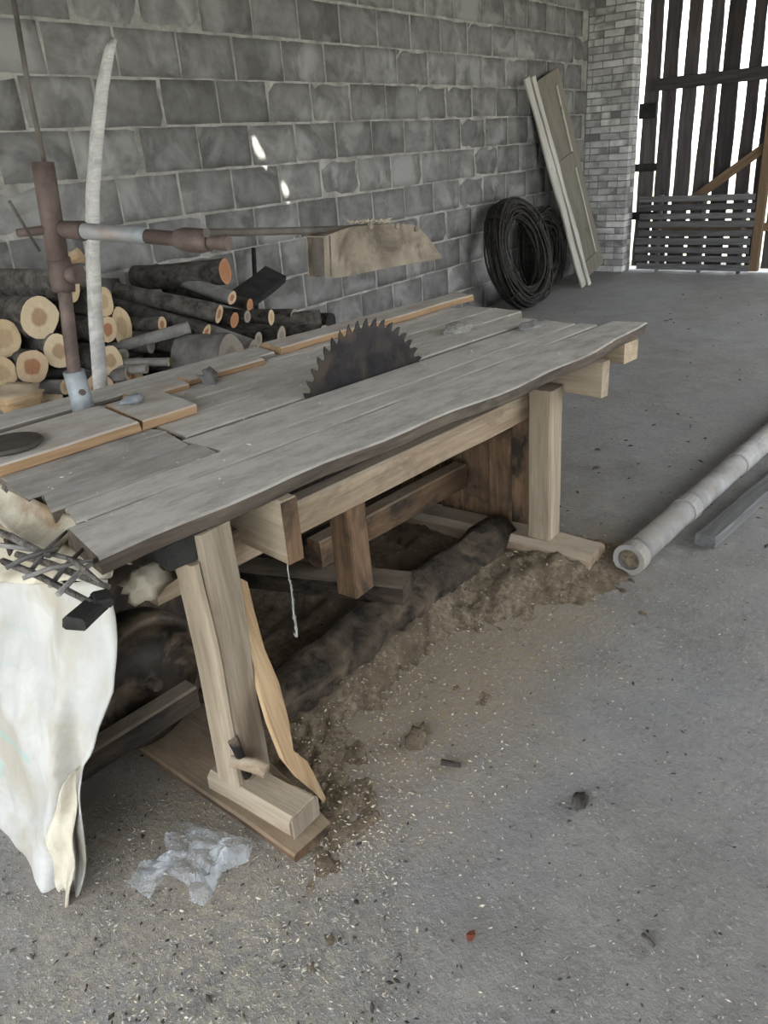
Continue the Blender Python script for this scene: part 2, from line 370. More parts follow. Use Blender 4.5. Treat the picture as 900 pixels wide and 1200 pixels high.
for row in range(-9, 4):
    zc = zline + row * PH + PH / 2
    if zc > 3.35: continue
    x_off = (3.759 if (row % 2 == 1) else 3.591) if True else 0     # joint offsets read from the photograph
    x_off = {-1: 3.759, -2: 3.564, -3: 3.345, -4: 3.591}.get(row, 3.759 if row % 2 else 3.53) + rnd(-.03, .03) * (row not in (-1, -2, -3, -4))
    k0 = math.ceil((.75 - x_off) / PW)
    x = x_off + k0 * PW
    while x + PW < WX - .05:
        obj('block', random.choice(bmesh_bank), None, wall, (x + PW / 2 + rnd(-.004, .004), WY + rnd(-.004, .003), zc + rnd(-.004, .004)))
        x += PW

# other walls of the shed
struct('wall_front', join([boxvf(XE, 2.8, YE - .2, YE, 0, CZ), boxvf(9.6, WX + .25, YE - .2, YE, 0, CZ), boxvf(2.8, 9.6, YE - .2, YE, 3.2, CZ)]), 'plaster', 'plastered wall with a wide open doorway')
struct('wall_left', join([boxvf(XE - .2, XE, YE, WY + .2, 2.95, CZ), boxvf(XE - .2, XE, 3.4, WY + .2, 0, 2.95)]), 'plaster', 'end wall with a very wide gateway, its unseen lintel added to block light')  # upper box: unseen lintel added to cut light on the upper block wall
wr = struct('wall_right', join([boxvf(WX, WX + .25, YE, -.3, 0, CZ), boxvf(WX, WX + .25, -.3, 3.76, 3.32, CZ)]), 'plaster', 'end wall around the plank gate')
# roof with three small holes that let the sun through
spots = [aty(301, 173, WY), aty(308, 185, WY), aty(335, 225, WY)]
holes = [s - SUN_DIR * ((s.z - CZ) / SUN_DIR.z) for s in spots]
hx0, hx1 = min(h.x for h in holes) - .4, max(h.x for h in holes) + .4
hy0, hy1 = min(h.y for h in holes) - .4, max(h.y for h in holes) + .4
parts = [boxvf(XE, hx0, YE - .2, 4.55, CZ, CZ + .06), boxvf(hx1, WX + .25, YE - .2, 4.55, CZ, CZ + .06), boxvf(hx0, hx1, YE - .2, hy0, CZ, CZ + .06), boxvf(hx0, hx1, hy1, 4.55, CZ, CZ + .06)]
ceil = struct('ceiling', join(parts), 'roof', 'dark board ceiling')
cell = .01                                                # a fine sheet around the holes, cells inside a hole left out
nx, ny = int((hx1 - hx0) / cell) + 1, int((hy1 - hy0) / cell) + 1
V = [(hx0 + (hx1 - hx0) * i / nx, hy0 + (hy1 - hy0) * j / ny, CZ + .005) for i in range(nx + 1) for j in range(ny + 1)]
Fc = []
for i in range(nx):
    for j in range(ny):
        c = Vector(V[i * (ny + 1) + j]) + Vector((.005, .005, 0))
        if all(math.hypot((c.x - h.x) / .031, (c.y - h.y) / .036) > 1 for h in holes):
            Fc.append((i * (ny + 1) + j, (i + 1) * (ny + 1) + j, (i + 1) * (ny + 1) + j + 1, i * (ny + 1) + j + 1))
obj('roof_patch', mesh('roof_patch', V, Fc), 'roof', ceil)

# brick pier between block wall and gate
PX0, PY0 = 9.96, 3.74
pier = struct('wall_pier', boxvf(PX0 + .008, PX0 + .27, PY0 + .008, WY + .1, -.02, CZ), 'brick_mortar', 'pier of pale sand lime bricks beside the gate')
rows = int(3.3 / .0765)
bank = {}
def brick_mesh(w, d, h, v):
    key = (w, d, h, v)
    if key not in bank:
        me = plank_mesh(w, d, h, seg=3, wob=.004, ch=.005, seed=v * 17.0 + w * 3); me.materials.append(M['brick']); bank[key] = me
    return bank[key]
for r in range(rows):
    z = .04 + r * .0765
    lay = [.245, .245, .06] if r % 2 else [.12, .245, .185]
    if r % 5 == 3: lay = [.12, .12, .12, .12, .07]
    y = PY0
    for w in lay:
        obj('brick', brick_mesh(w - .010, .12, .066, random.randrange(4)), None, pier, (PX0 + .06 + rnd(-.003, .004), y + w / 2, z), (0, rnd(-.01, .01), math.pi / 2))
        y += w + .002
    for xx, w in ((PX0 + .19, .12),):       # reveal side of the pier
        obj('brick', brick_mesh(w, .10, .066, random.randrange(4)), None, pier, (xx, PY0 + .05, z))

# ================================================================ PLANK GATE (door of the room)
GX = 10.30
gate = empty('door_1', (GX, 1.7, 0)); gate['kind'] = 'structure'; gate['label'] = 'tall gate of rough vertical planks with daylight between them'
def gy(px, py): return atx(px, py, GX).y
topg = [(759, 9), (782, 4), (805, 9), (830, 10), (853, 5), (881, 11), (904, 7)]
botg = [(741, 4), (762, 2.5), (782, 3.5), (804, 4.5), (826, 4), (851, 7), (873, 5)]
edges = []
for (a, wa), (b, wb) in zip(topg, botg):
    edges.append(((gy(a - wa / 2, 0), gy(a + wa / 2, 0)), (gy(b - wb / 2, 280), gy(b + wb / 2, 280))))
z0g, z1g = atx(759, 280, GX).z, atx(759, 0, GX).z
def lerp_edge(e, side, z):
    t = (z - z0g) / (z1g - z0g); return e[1][side] * (1 - t) + e[0][side] * t
gl = [(edges[i], edges[i + 1]) for i in range(len(edges) - 1)]
last = edges[-1]
def gplank(ya0, ya1, yb0, yb1, zt=3.3):              # bottom y range, top y range
    z0 = .03 + rnd(0, .02); V, Fc = [], []; n = 14; sd = rnd(0, 99); xo = rnd(-.006, .006)
    cy = (ya0 + ya1 + yb0 + yb1) / 4; cz = (z0 + zt) / 2
    for i in range(n + 1):
        t = i / n; z = z0 + (zt - z0) * t
        a = ya0 + (yb0 - ya0) * t + .012 * noise.noise(Vector((sd, z * 2.3, 0))); b = ya1 + (yb1 - ya1) * t + .012 * noise.noise(Vector((sd + 9, z * 2.3, 0)))
        for (y, x) in ((a, -.0125), (b, -.0125), (b, .0125), (a, .0125)): V.append((z - cz, y - cy, -(x + xo)))
    for i in range(n):
        for j in range(4): k = (j + 1) % 4; Fc.append((i * 4 + j, i * 4 + k, i * 4 + 4 + k, i * 4 + 4 + j))
    Fc += [(3, 2, 1, 0), tuple(range(n * 4, n * 4 + 4))]
    obj('plank', mesh('plank', V, Fc), 'grey_gate', gate, (0, cy - 1.7, cz), Matrix(((0, 0, -1), (0, 1, 0), (1, 0, 0))))
for a, b in gl: gplank(lerp_edge(b, 0, 0), lerp_edge(a, 1, 0), lerp_edge(b, 0, 3.3), lerp_edge(a, 1, 3.3))
y = min(lerp_edge(last, 1, 0), lerp_edge(last, 1, 3.3))
while y > -.1:
    w = rnd(.15, .2); gplank(y - w, y, y - w + rnd(-.01, .01), y + rnd(-.01, .01)); y -= w + rnd(.02, .06)
def grail(p, q, w=.11, mat='grey_gate', name='rail', dx=-.04, t=.045):
    p, q = Vector(p), Vector(q); p.x = q.x = GX + dx
    o = beam(name, p, q, t, w, mat, None, seg=12); o.parent = gate; o.location -= gate.location; return o
zr = atx(830, 93, GX - .04).z
grail((0, 3.62, zr), (0, -.1, zr + .02), .13)
zl = atx(890, 266, GX - .04).z
grail((0, 3.45, zl), (0, -.1, zl), .09, 'gate_brace')
grail(atx(800, 242, GX - .09), atx(990, 105, GX - .09), .10, 'gate_brace', 'brace', -.085)
yp = atx(889, 260, GX - .1).y
po = board('post', GX - .135, GX - .05, yp - .055, yp + .045, .02, 1.75, 'gate_brace', None, 'z'); po.parent = gate; po.location -= gate.location
la = board('latch', GX - .06, GX - .02, gy(771, 130), gy(751, 130), atx(760, 139, GX).z, atx(760, 121, GX).z, 'black', None, 'v'); la.parent = gate; la.location -= gate.location

for py in (196, 252):
    hg = board('hinge', GX - .05, GX - .015, gy(770, py), gy(741, py), atx(750, py + 5, GX).z, atx(750, py - 4, GX).z, 'black', None, 'v'); hg.parent = gate; hg.location -= gate.location

# slatted pallet standing in front of the gate foot
py0, py1 = atx(745, 300, GX - .2).y, atx(878, 300, GX - .2).y
pal = tag(empty('pallet', (GX - .22, (py0 + py1) / 2, 0)), 'grey slatted wooden pallet standing upright against the foot of the plank gate', 'pallet')
pw = py0 - py1; ptop = atx(800, 226, GX - .22).z
ns = 9
for i in range(ns):
    z = .03 + (ptop - .03) * i / ns; h = (ptop - .03) / ns - rnd(.018, .034)
    board('slat', -.016 + rnd(-.004, .004), .01, -pw / 2 + rnd(-.02, .02), pw / 2 + rnd(-.03, .02), z, z + h, 'pallet', pal, 'v', seg=6)
for s in (-.42, -.08, .3): board('stringer', .012, .07, s * pw - .02, s * pw + .02, .0, ptop - .02, 'pallet', pal, 'z', seg=6)

# ================================================================ SAW BENCH
ANG = math.radians(-7.7)
bench = tag(empty('saw_bench', (.787, 1.349, 0), ANG), 'long dusty wooden circular saw bench with toothed blade and pipe-mounted guard', 'saw bench')
INV = (Matrix.Translation((.787, 1.349, 0)) @ Matrix.Rotation(ANG, 4, 'Z')).inverted()
def L3(p): return INV @ Vector(p)
def to_bench(o):
    o.matrix_basis = INV @ Matrix.LocRotScale(o.location, o.rotation_euler, None); o.parent = bench; return o
ZT, TH = .88, .042
def tb(u0, u1, v0, v1, mat='top', z1=ZT, z0=None, edge=None, **k):
    return board('top_board', u0, u1, v0, v1, (ZT - TH) if z0 is None else z0, z1, mat, bench, 'u', seg=24, wob=.0035, ch=.005, edge=edge, ends=.05, **k)
def ramp_edge(pts):
    def f(t):
        for (a, b), (c, d) in zip(pts, pts[1:]):
            if a <= t <= c: return b + (d - b) * (t - a) / (c - a)
        return pts[-1][1]
    return f
fe = ramp_edge([(0, 0), (.18, .016), (.4, .014), (.6, 0), (.82, .025), (1, .09)])
tb(0.0, 2.47, 0, .212, 'topfront', edge=lambda t: (fe(t) + .006 * math.sin(t * 31), .02 * t))
tb(.045, 2.355, .220, .330, edge=lambda t: (.02 * t, .0))
tb(.05, .505, .334, .455, 'topdark'); tb(.03, .50, .459, .62, 'topdark')
tb(.515, 2.345, .336, .508, edge=lambda t: (0, 0))
tb(.515, 2.34, .532, .70)
tb(.03, .505, .625, .80, 'topdark'); tb(.0, .60, .805, 1.0, 'topdark')
tb(.515, 2.46, .705, .85); tb(.61, 2.47, .854, 1.03)
tb(.0, 2.40, 1.034, 1.20)
# raised boards
tb(-.25, .485, .672, .955, 'raised', ZT + .036, ZT + .001, edge=lambda t: (0, .01 * t))
tb(.49, .668, .683, .955, 'raised', ZT + .034, ZT + .001)
tb(-.2, 1.32, 1.075, 1.225, 'top', ZT + .022, ZT + .001, edge=lambda t: (-.02 * (1 - t), 0))
tb(1.33, 2.59, 1.07, 1.215, 'raised', ZT + .032, ZT + .001, edge=lambda t: (.012 * math.sin(t * 9), 0))
tb(.62, .83, .975, 1.07, 'raised', ZT + .022, ZT + .001); tb(.84, 1.20, 1.005, 1.068, 'raised', ZT + .026, ZT + .001)
# cross bearers under the top
def bearer(u0, u1, v0, v1, z0, mat): return board('cross_bearer', u0, u1, v0, v1, z0, ZT - TH - .001, mat, bench, 'v', seg=10, ch=.004)
bearer(.440, .492, -.004, 1.18, .66, 'pale')
board('end_face', .441, .491, -.0075, -.0035, .662, ZT - TH - .004, 'brown', bench, 'z', seg=4, wob=.001)['label'] = 'dark brown end of the near bearer'  # brown plate on the end, darker than the pale bearer
bearer(.13, .245, .015, 1.15, .775, 'black')
bearer(1.97, 2.02, -.005, 1.15, .70, 'pale')
bearer(2.26, 2.37, .065, 1.15, .755, 'beam')
# front rail and back rail
to_bench(beam('rail', (.98, 1.542, .652), (2.76, 1.372, .652), .06, .105, 'beam', None, seg=16))
to_bench(beam('rail', (1.15, 2.40, .66), (2.95, 2.16, .66), .06, .105, 'dark', None, seg=10))
# legs
to_bench(board('leg', .992, 1.095, 1.322, 1.405, .080, ZT - TH - .002, 'legwood', None, 'z', seg=10, wob=.008, ch=.01))
to_bench(board('leg', 2.640, 2.745, 1.235, 1.335, .05, .735, 'pale', None, 'z', seg=10, wob=.006, ch=.008))
to_bench(board('leg', 1.10, 1.20, 2.32, 2.42, .02, ZT - TH - .002, 'dark', None, 'z', seg=6))
to_bench(board('leg', 2.85, 2.95, 2.06, 2.16, .02, ZT - TH - .002, 'brown', None, 'z', seg=6))
to_bench(board('lit_leg_wane', .968, .993, 1.326, 1.400, .10, .77, 'pale', None, 'z', seg=16, wob=.012, ch=.01))  # pale wane strip; its paleness also paints the lit left side of the leg
# feet
to_bench(board('foot_end', .968, 1.066, 1.129, 1.136, .034, .096, 'legwood', None, 'z', seg=4, wob=.004, ch=.003))
to_bench(board('foot', .962, 1.072, 1.135, 1.44, .030, .100, 'pale', None, 'v', seg=10, wob=.008, ch=.016))
fb = to_bench(beam('foot_board', (1.0, 1.095, .016), (1.035, 1.76, .024), .14, .028, 'brown', None, seg=12, wob=.006, edge=lambda t: (-.12 * t, .0)))
to_bench(board('foot', 2.60, 2.76, 1.04, 2.05, .0, .10, 'beam', None, 'v', seg=12, wob=.015, ch=.025))
# thin bark-edged slab leaning beside the near leg
lf = [(272, 676), (280, 715), (293, 765), (306, 812), (318, 852), (334, 893), (352, 915), (372, 932), (379, 941)]
rt = [(290, 682), (298, 716), (310, 760), (327, 800), (338, 842), (344, 880), (360, 892), (372, 915), (383, 938)]
yb_ = atz(380, 940, 0).y
def brace_pt(q): return aty(q[0], q[1], 1.43 + (yb_ - 1.43) * (q[1] - 676) / (941 - 676))
V = []; nq = len(lf)
for a, b in zip(lf, rt):
    A_, B_ = brace_pt(a), brace_pt(b); ofs = Vector((.004, .024, .0))
    V += [A_, B_, B_ + ofs, A_ + ofs]
cc = sum(V, Vector()) / len(V); fr_ = frame(brace_pt(rt[0]) - brace_pt(rt[-1])); V = [fr_.inverted() @ (v - cc) for v in V]
Fc = [(i * 4 + j, i * 4 + (j + 1) % 4, i * 4 + 4 + (j + 1) % 4, i * 4 + 4 + j) for i in range(nq - 1) for j in range(4)] + [(0, 1, 2, 3), (nq * 4 - 1, nq * 4 - 2, nq * 4 - 3, nq * 4 - 4)]
to_bench(obj('slab_brace', mesh('slab_brace', V, Fc), 'fresh', None, cc, fr_))
# wooden peg and wire knot on the near leg
to_bench(tube('peg', [(.965, 1.33, .195), (1.0, 1.28, .178), (1.01, 1.245, .168)], [.014, .018, .017], 'beam', wob=.3))
to_bench(tube('peg', [(.975, 1.318, .26), (.985, 1.314, .21), (.995, 1.311, .13)], .012, 'dark', wob=.3))
# sill log on the floor between the feet
V, Fc = [], []
sp = [Vector((1.13 + (2.66 - 1.13) * i / 22, 1.515 - .035 * i / 22, .075 + .006 * math.sin(i))) for i in range(23)]
V, Fc = tube_mesh(sp, [.082 + .006 * math.sin(i * 1.7) for i in range(23)], seg=16, wob=.42, seed=4)
to_bench(obj('sill', mesh('sill', V, Fc, True), 'sill'))
to_bench(beam('sill', (1.15, 2.40, .06), (2.95, 2.12, .06), .10, .10, 'dark', None))
# inner pieces
to_bench(board('post', 1.715, 1.815, 1.50, 1.585, .235, .655, 'brown', None, 'z', seg=8, wob=.006))
to_bench(beam('crossbar', (1.93, 1.44, .185), (1.62, 2.36, .185), .12, .075, 'dark', None, seg=8))
to_bench(beam('inner_rail', (1.83, 1.78, .285), (2.72, 1.70, .285), .07, .11, 'brown', None, seg=10))
to_bench(beam('inner_rail', (.72, 1.66, .20), (1.10, 1.63, .20), .06, .075, 'dark', None, seg=8))
to_bench(beam('inner_rail', (1.2, 2.15, .45), (2.8, 1.98, .45), .05, .16, 'dark', None, seg=8))
yb = 1.36
while yb < 2.10:
    w = rnd(.09, .14)
    to_bench(board('end_board', 2.748 + (yb - 1.36) * .10, 2.77 + (yb - 1.36) * .10 + rnd(0, .008), yb, yb + w, .07, .74 + rnd(-.02, .02), 'brown', None, 'z', seg=8))
    yb += w + rnd(.004, .012)
for i, z in enumerate((.12, .30, .48)):
    to_bench(beam('shade_board', (1.12, 2.46, z + .08), (2.98, 2.21, z + .08), .02, .165, 'dark', None, seg=6))  # boards added at the back to keep the space under the bench dark
# drive pulley behind the near leg (axis across the bench)
pc = aty(172, 797, 1.72)
def lathe_y(prof, seg=40):                             # prof: (radius, y)
    V, Fc = [], []
    for r, y in prof:
        for j in range(seg):
            a = 2 * math.pi * j / seg; V.append((math.cos(a) * r, y, math.sin(a) * r))
    for i in range(len(prof) - 1):
        for j in range(seg):
            k = (j + 1) % seg; Fc.append((i * seg + j, i * seg + k, (i + 1) * seg + k, (i + 1) * seg + j))
    return V, Fc
R0 = .20
pu = to_bench(obj('drive_pulley', mesh('drive_pulley', *lathe_y([(.001, -.02), (.03, -.02), (.03, .0), (R0 * .55, .012), (R0 * .82, .004), (R0 * .86, -.018), (R0, -.018), (R0, .07), (.001, .07)]), True), 'castiron', None, pc))
hp = board('housing_plate', pc.x - .23, pc.x + .30, pc.y + .085, pc.y + .10, .10, .80, 'castiron', None, 'z', seg=6); to_bench(hp)
bp = to_bench(tube('shaft', [(pc.x, pc.y - .05, pc.z), (pc.x, 2.2, pc.z - .0)], .018, 'castiron'))

# blade
BU, BV, BR = 1.262, .520, .318
bc = Vector((BU, BV, 0)); top_z = 1.083; bz = top_z - BR
nt_ = 46; pts = []
for i in range(nt_):
    a0 = 2 * math.pi * i / nt_; d = 2 * math.pi / nt_
    for f, r in ((0, .915), (.16, .90), (.38, .915), (.66, .972), (.98 + rnd(-.05, .04), 1.0)): 
        pts.append((a0 + f * d * .93, BR * r))
pts2 = []
for a, r in pts: pts2.append((math.cos(-a + 1.2) * r, math.sin(-a + 1.2) * r))
n = len(pts2); V = []; Fc = []
hole = [(math.cos(2 * math.pi * j / n) * .02, math.sin(2 * math.pi * j / n) * .02) for j in range(n)]
ringin = [(math.cos(math.atan2(y, x)) * BR * .86, math.sin(math.atan2(y, x)) * BR * .86) for x, y in pts2]
for s in (-.0022, .0022):
    V += [(x, s, z) for x, z in pts2]; V += [(x, s, z) for x, z in ringin]; V.append((0, s, 0))
m = 2 * n + 1
for i in range(n):
    k = (i + 1) % n
    Fc += [(i, k, n + k, n + i), (n + i, n + k, 2 * n), (m + k, m + i, m + n + i, m + n + k), (m + n + k, m + n + i, m + 2 * n), (k, i, m + i, m + k)]
bl = obj('saw_blade', mesh('saw_blade', V, Fc), 'steel', bench, (BU, BV, bz)); bl['label'] = 'dark toothed circular blade'
obj('arbor_flange', mesh('arbor_flange', *lathe_y([(.001, -.03), (.03, -.03), (.03, -.015), (.06, -.015), (.06, -.003), (.001, -.003)])), 'castiron', bench, (BU, BV, bz))
# guard stand: sleeve, post, tee, upper pipe, rod, arm, strap and hood
pb = atz(96, 474, ZT + .04); PXp, PYp = pb.x, pb.y
def on_post(px, py): return aty(px, py, PYp)
a, b, c, d, e = (on_post(97, 476), on_post(87, 438), on_post(75, 335), on_post(67, 300), on_post(50, 190))
gp = to_bench(tube('guard_post', [b - Vector((0, 0, .08)), b, c, d], .021, 'rust', seg=14))
def sub(o): o.matrix_basis = gp.matrix_basis.inverted() @ o.matrix_basis if False else o.matrix_basis; return o
to_bench(tube('guard_sleeve', [a - Vector((0, 0, .03)), a + Vector((0, 0, .03)), b + Vector((0, 0, .01))], [.036, .034, .033], 'galv', seg=14))
to_bench(tube('bolt', [(a + b) / 2 + Vector((-.01, -.030, 0)), (a + b) / 2 + Vector((-.012, -.044, 0))], .010, 'iron', seg=6, smooth=False))
to_bench(tube('tee_fitting', [on_post(75, 342), on_post(74, 335), on_post(70, 310), on_post(69, 300)], [.034, .036, .036, .032], 'rust', seg=14))
tc_ = on_post(74, 322); to_bench(tube('tee_outlet', [tc_, tc_ + Vector((.02, -.06, 0))], .028, 'rust', seg=12))
to_bench(tube('upper_pipe', [on_post(68, 305), e], .032, 'rust', seg=14))
to_bench(tube('rod', [on_post(53, 196), on_post(33, 100), on_post(14, -12)], .0075, 'iron', seg=8))
# arm towards the blade
A0 = on_post(66, 268); A1 = aty(268, 285, 1.70)
def ap(t): return A0 + (A1 - A0) * t
to_bench(tube('arm_stub', [A0 + Vector((-.11, .03, .0)), A0 + Vector((-.04, .01, 0)), A0], [.012, .014, .02], 'rust', seg=10))
to_bench(tube('guard_arm', [ap(.0), ap(.55)], .023, 'galv', seg=14))
to_bench(tube('arm_coupling', [ap(.02), ap(.10), ap(.17), ap(.175)], [.024, .026, .029, .024], 'rust', seg=14))
to_bench(tube('guard_arm', [ap(.52), ap(1.0)], .0205, 'rust', seg=14))
to_bench(tube('arm_coupling', [ap(.72), ap(.76), ap(.86), ap(.9)], [.026, .033, .033, .027], 'rust', seg=14))
# thin wire leaning on the arm stub
HB0 = aty(242, 273, 1.735); HB1 = aty(425, 268, 1.70)
to_bench(beam('guard_strap', HB0, HB1 + (HB1 - HB0) * .35, .03, .022, 'iron', None, seg=6))
# hood: sheet box, open below, sloped nose
hl = [(366, 281), (366, 318), (382, 325), (518, 303), (490, 264), (420, 264)]
g0 = aty(382, 325, 1.66); gn = aty(519, 302, 1.66); gt0 = aty(380, 277, 1.66); gtn = aty(488, 264, 1.66); gm = aty(502, 278, 1.66)
Vf = [g0, aty(388, 326, 1.66), aty(400, 325, 1.66), aty(450, 315, 1.66), gn, gm, gtn, aty(470, 262, 1.66), aty(440, 263, 1.66), aty(410, 266, 1.66), gt0]
th = .085; nb = len(Vf)
V = [v + Vector((0, 0, 0)) for v in Vf] + [v + Vector((.012, th, 0)) for v in Vf]
cx = sum((v for v in V), Vector()) / len(V)
V = [v - cx for v in V]
Fc = [tuple(range(nb)), tuple(range(2 * nb - 1, nb - 1, -1))]
for i in range(nb):
    k = (i + 1) % nb
    if i in (0, 1, 2, 3, nb - 1): continue                     # open underneath
    Fc.append((k, i, nb + i, nb + k))
me = mesh('guard_hood', V, Fc)
ho = obj('guard_hood', me, 'guard', None, cx)
sm = ho.modifiers.new('sheet', 'SOLIDIFY'); sm.thickness = .005; sm.offset = -1
dv = Vector((.012, th, 0)); ep = [gt0 + dv, gt0, g0, g0 + dv]
pe = [v + Vector((.022, -.001, -.001)) for v in ep] + [v + Vector((.028, -.001, -.001)) for v in ep]
to_bench(obj('hood_end_plate', mesh('hood_end_plate', pe, [(0, 1, 2, 3), (7, 6, 5, 4), (0, 4, 5, 1), (1, 5, 6, 2), (2, 6, 7, 3), (3, 7, 4, 0)]), 'iron'))
to_bench(ho); ho['label'] = 'dusty tan sheet hood over the blade'
for px in (432, 463, 486): to_bench(tube('hood_rivet', [aty(px, 265 + (px == 486) * 3, 1.665), aty(px, 265 + (px == 486) * 3, 1.665) + Vector((0, -.012, 0))], .010, 'guard', seg=8))

def nest(name, parent_name):
    ps = [o for o in bench.children if o.name.split('.')[0] == parent_name]
    for o in [o for o in bench.children if o.name.split('.')[0] == name]:
        pa = min(ps, key=lambda q: (sum((Vector(c) for c in (q.matrix_basis @ Vector(b) for b in q.bound_box)), Vector()) / 8 - sum((o.matrix_basis @ Vector(b) for b in o.bound_box), Vector()) / 8).length)
        o.matrix_basis = pa.matrix_basis.inverted() @ o.matrix_basis; o.parent = pa
for a_, b_ in (('bolt', 'guard_sleeve'), ('hood_rivet', 'guard_hood'), ('tee_fitting', 'guard_post'), ('tee_outlet', 'guard_post'), ('arm_coupling', 'guard_arm'), ('arbor_flange', 'saw_blade'), ('peg', 'leg')): nest(a_, b_)

# ================================================================ THINGS ON AND AT THE BENCH
def topw(px, py, z=ZT): return atz(px, py, z)
def lump(name, c, r, mat, sc=(1, 1, .6), seed=0, amp=.5):
    V, Fc = [], []; nu, nv = 12, 8
    for i in range(nv + 1):
        for j in range(nu):
            th_, ph = math.pi * i / nv, 2 * math.pi * j / nu
            d = Vector((math.sin(th_) * math.cos(ph), math.sin(th_) * math.sin(ph), math.cos(th_)))
            k = r * (1 + amp * noise.noise(d * 1.8 + Vector((seed, 0, 0))))
            V.append((d.x * k * sc[0], d.y * k * sc[1], d.z * k * sc[2]))
    for i in range(nv):
        for j in range(nu):
            k = (j + 1) % nu; Fc.append((i * nu + j, (i + 1) * nu + j, (i + 1) * nu + k, i * nu + k))
    return obj(name, mesh(name, V, Fc, True), mat, None, c)
c = topw(245, 450); tag(lump('wood_scrap', c + Vector((0, 0, .02)), .035, 'bark_grey', (1.1, .8, .9), 3, .8), 'small grey crumpled scrap lying beside the back strip of the bench', 'scrap')
c = topw(537, 388); tag(lump('wood_scrap', c + Vector((0, 0, .012)), .05, 'chipgrey', (1.4, 1, .45), 8, .8), 'flat pale clump lying on the boards beyond the blade', 'scrap')
c = topw(622, 383); tag(lump('wood_scrap', c + Vector((0, 0, .006)), .05, 'bark_grey', (1.6, .8, .3), 5, .8), 'flat dark grey clump at the far end of the bench top', 'scrap')
c = topw(12, 523, ZT + .038)
V, Fc = [], []
seg = 28; prof = [(.001, .0), (.085, .0), (.092, .006), (.085, .014), (.03, .016), (.001, .016)]
for r, z in prof:
    for j in range(seg): an = 2 * math.pi * j / seg; V.append((math.cos(an) * r, math.sin(an) * r, z))
for i in range(len(prof) - 1):
    for j in range(seg): k = (j + 1) % seg; Fc.append((i * seg + j, i * seg + k, (i + 1) * seg + k, (i + 1) * seg + j))
tag(obj('metal_disc', mesh('metal_disc', V, Fc), 'iron', None, c), 'dull dark metal disc lying flat on the raised board', 'disc')
c = topw(160, 470, ZT + .042); tag(lump('stone', c + Vector((-.02, -.01, .012)), .03, 'galv', (1.6, .7, .5), 12, .6), 'flat blue-grey scrap lying at the foot of the guard post', 'scrap')
# cobweb strand under the cross bearer
q0 = L3((0, 0, 0)); st0 = aty(337, 661, 1.31); st1 = aty(348, 746, 1.31)
pl = [st0 + (st1 - st0) * (i / 14) + Vector((rnd(-.0015, .0015), rnd(-.0015, .0015), 0)) for i in range(15)]
vf = [tube_mesh(pl, [.0016 + .002 * (i / 14) ** 2 for i in range(15)], seg=6, wob=.4)]
for i in range(26):
    t = rnd(0, 1) ** .6; p = st0 + (st1 - st0) * t; s = rnd(.002, .006)
    vf.append(tube_mesh([p + Vector((rnd(-s, s), rnd(-s, s), -s)), p + Vector((rnd(-s, s), rnd(-s, s), s))], .0018, seg=4))
tag(obj('cobweb_strand', mesh('cobweb_strand', *join(vf)), 'web'), 'dusty cobweb strand hanging from the projecting bearer under the bench', 'cobweb')

# white sack hanging at the near end of the bench
def sack_x(z): return .585 + .235 * max(0, min(1, z / .85))
def sack_pt(px, py, off=0):
    r = ray(px, py)                                     # plane x = .585 + .276 z
    k = .235 / .85
    t = (.585 + k * CAMH) / (r.x - k * r.z); p = CAM + r * t
    return p + Vector((-off, -off * .4, 0))
Lr = [(672, -90), (760, -100), (860, -100), (960, -80), (1000, 0), (1030, 36), (1056, 74)]
Rr = [(672, 133), (720, 136), (800, 140), (850, 119), (886, 107), (893, 99), (940, 101), (1000, 105), (1030, 100), (1056, 93)]
def li(tab, y):
    for (a, b), (c, d) in zip(tab, tab[1:]):
        if a <= y <= c: return b + (d - b) * (y - a) / (c - a)
    return tab[-1][1]
NU, NV = 40, 44; V = []; Fc = []
for i in range(NV + 1):
    py = 672 + (1056 - 672) * i / NV
    l, r_ = li(Lr, py), li(Rr, py)
    for j in range(NU + 1):
        s = j / NU; px = l + (r_ - l) * s
        dn = i / NV
        ridge = 92 + 8 * dn; tri = lambda c, w: max(0, 1 - abs(px - c) / w)
        fold = .030 * tri(ridge - 34 * dn, 26) - .045 * tri(100 - 18 * dn, 12) * min(1, max(0, (dn - .25) * 3)) + .020 * tri(30 + 30 * dn, 40) + .030 * noise.noise(Vector((px * .02, py * .009, 0))) + .012 * noise.noise(Vector((px * .06, py * .03, 4)))
        p = sack_pt(px, py, fold + .015)
        V.append(p)
m = NU + 1
for i in range(NV):
    for j in range(NU): Fc.append((i * m + j, (i + 1) * m + j, (i + 1) * m + j + 1, i * m + j + 1))
sk = tag(empty('white_sack', (.66, 1.62, 0)), 'white woven plastic sack with pale teal print hanging off the bench end', 'sack')
def child_of(o, root):
    o.parent = root; o.location -= root.location; return o
so = child_of(obj('sack_cloth', mesh('sack_cloth', V, Fc, True), 'sack'), sk)
uvl = so.data.uv_layers.new()
for lp in so.data.loops:
    r_, c_ = divmod(lp.vertex_index, NU + 1); py = 672 + 384 * r_ / NV; l, rr_ = li(Lr, py), li(Rr, py)
    uvl.data[lp.index].uv = ((l + (rr_ - l) * c_ / NU + 100) / 250, (py - 672) / 384)
mo = so.modifiers.new('thick', 'SOLIDIFY'); mo.thickness = .004
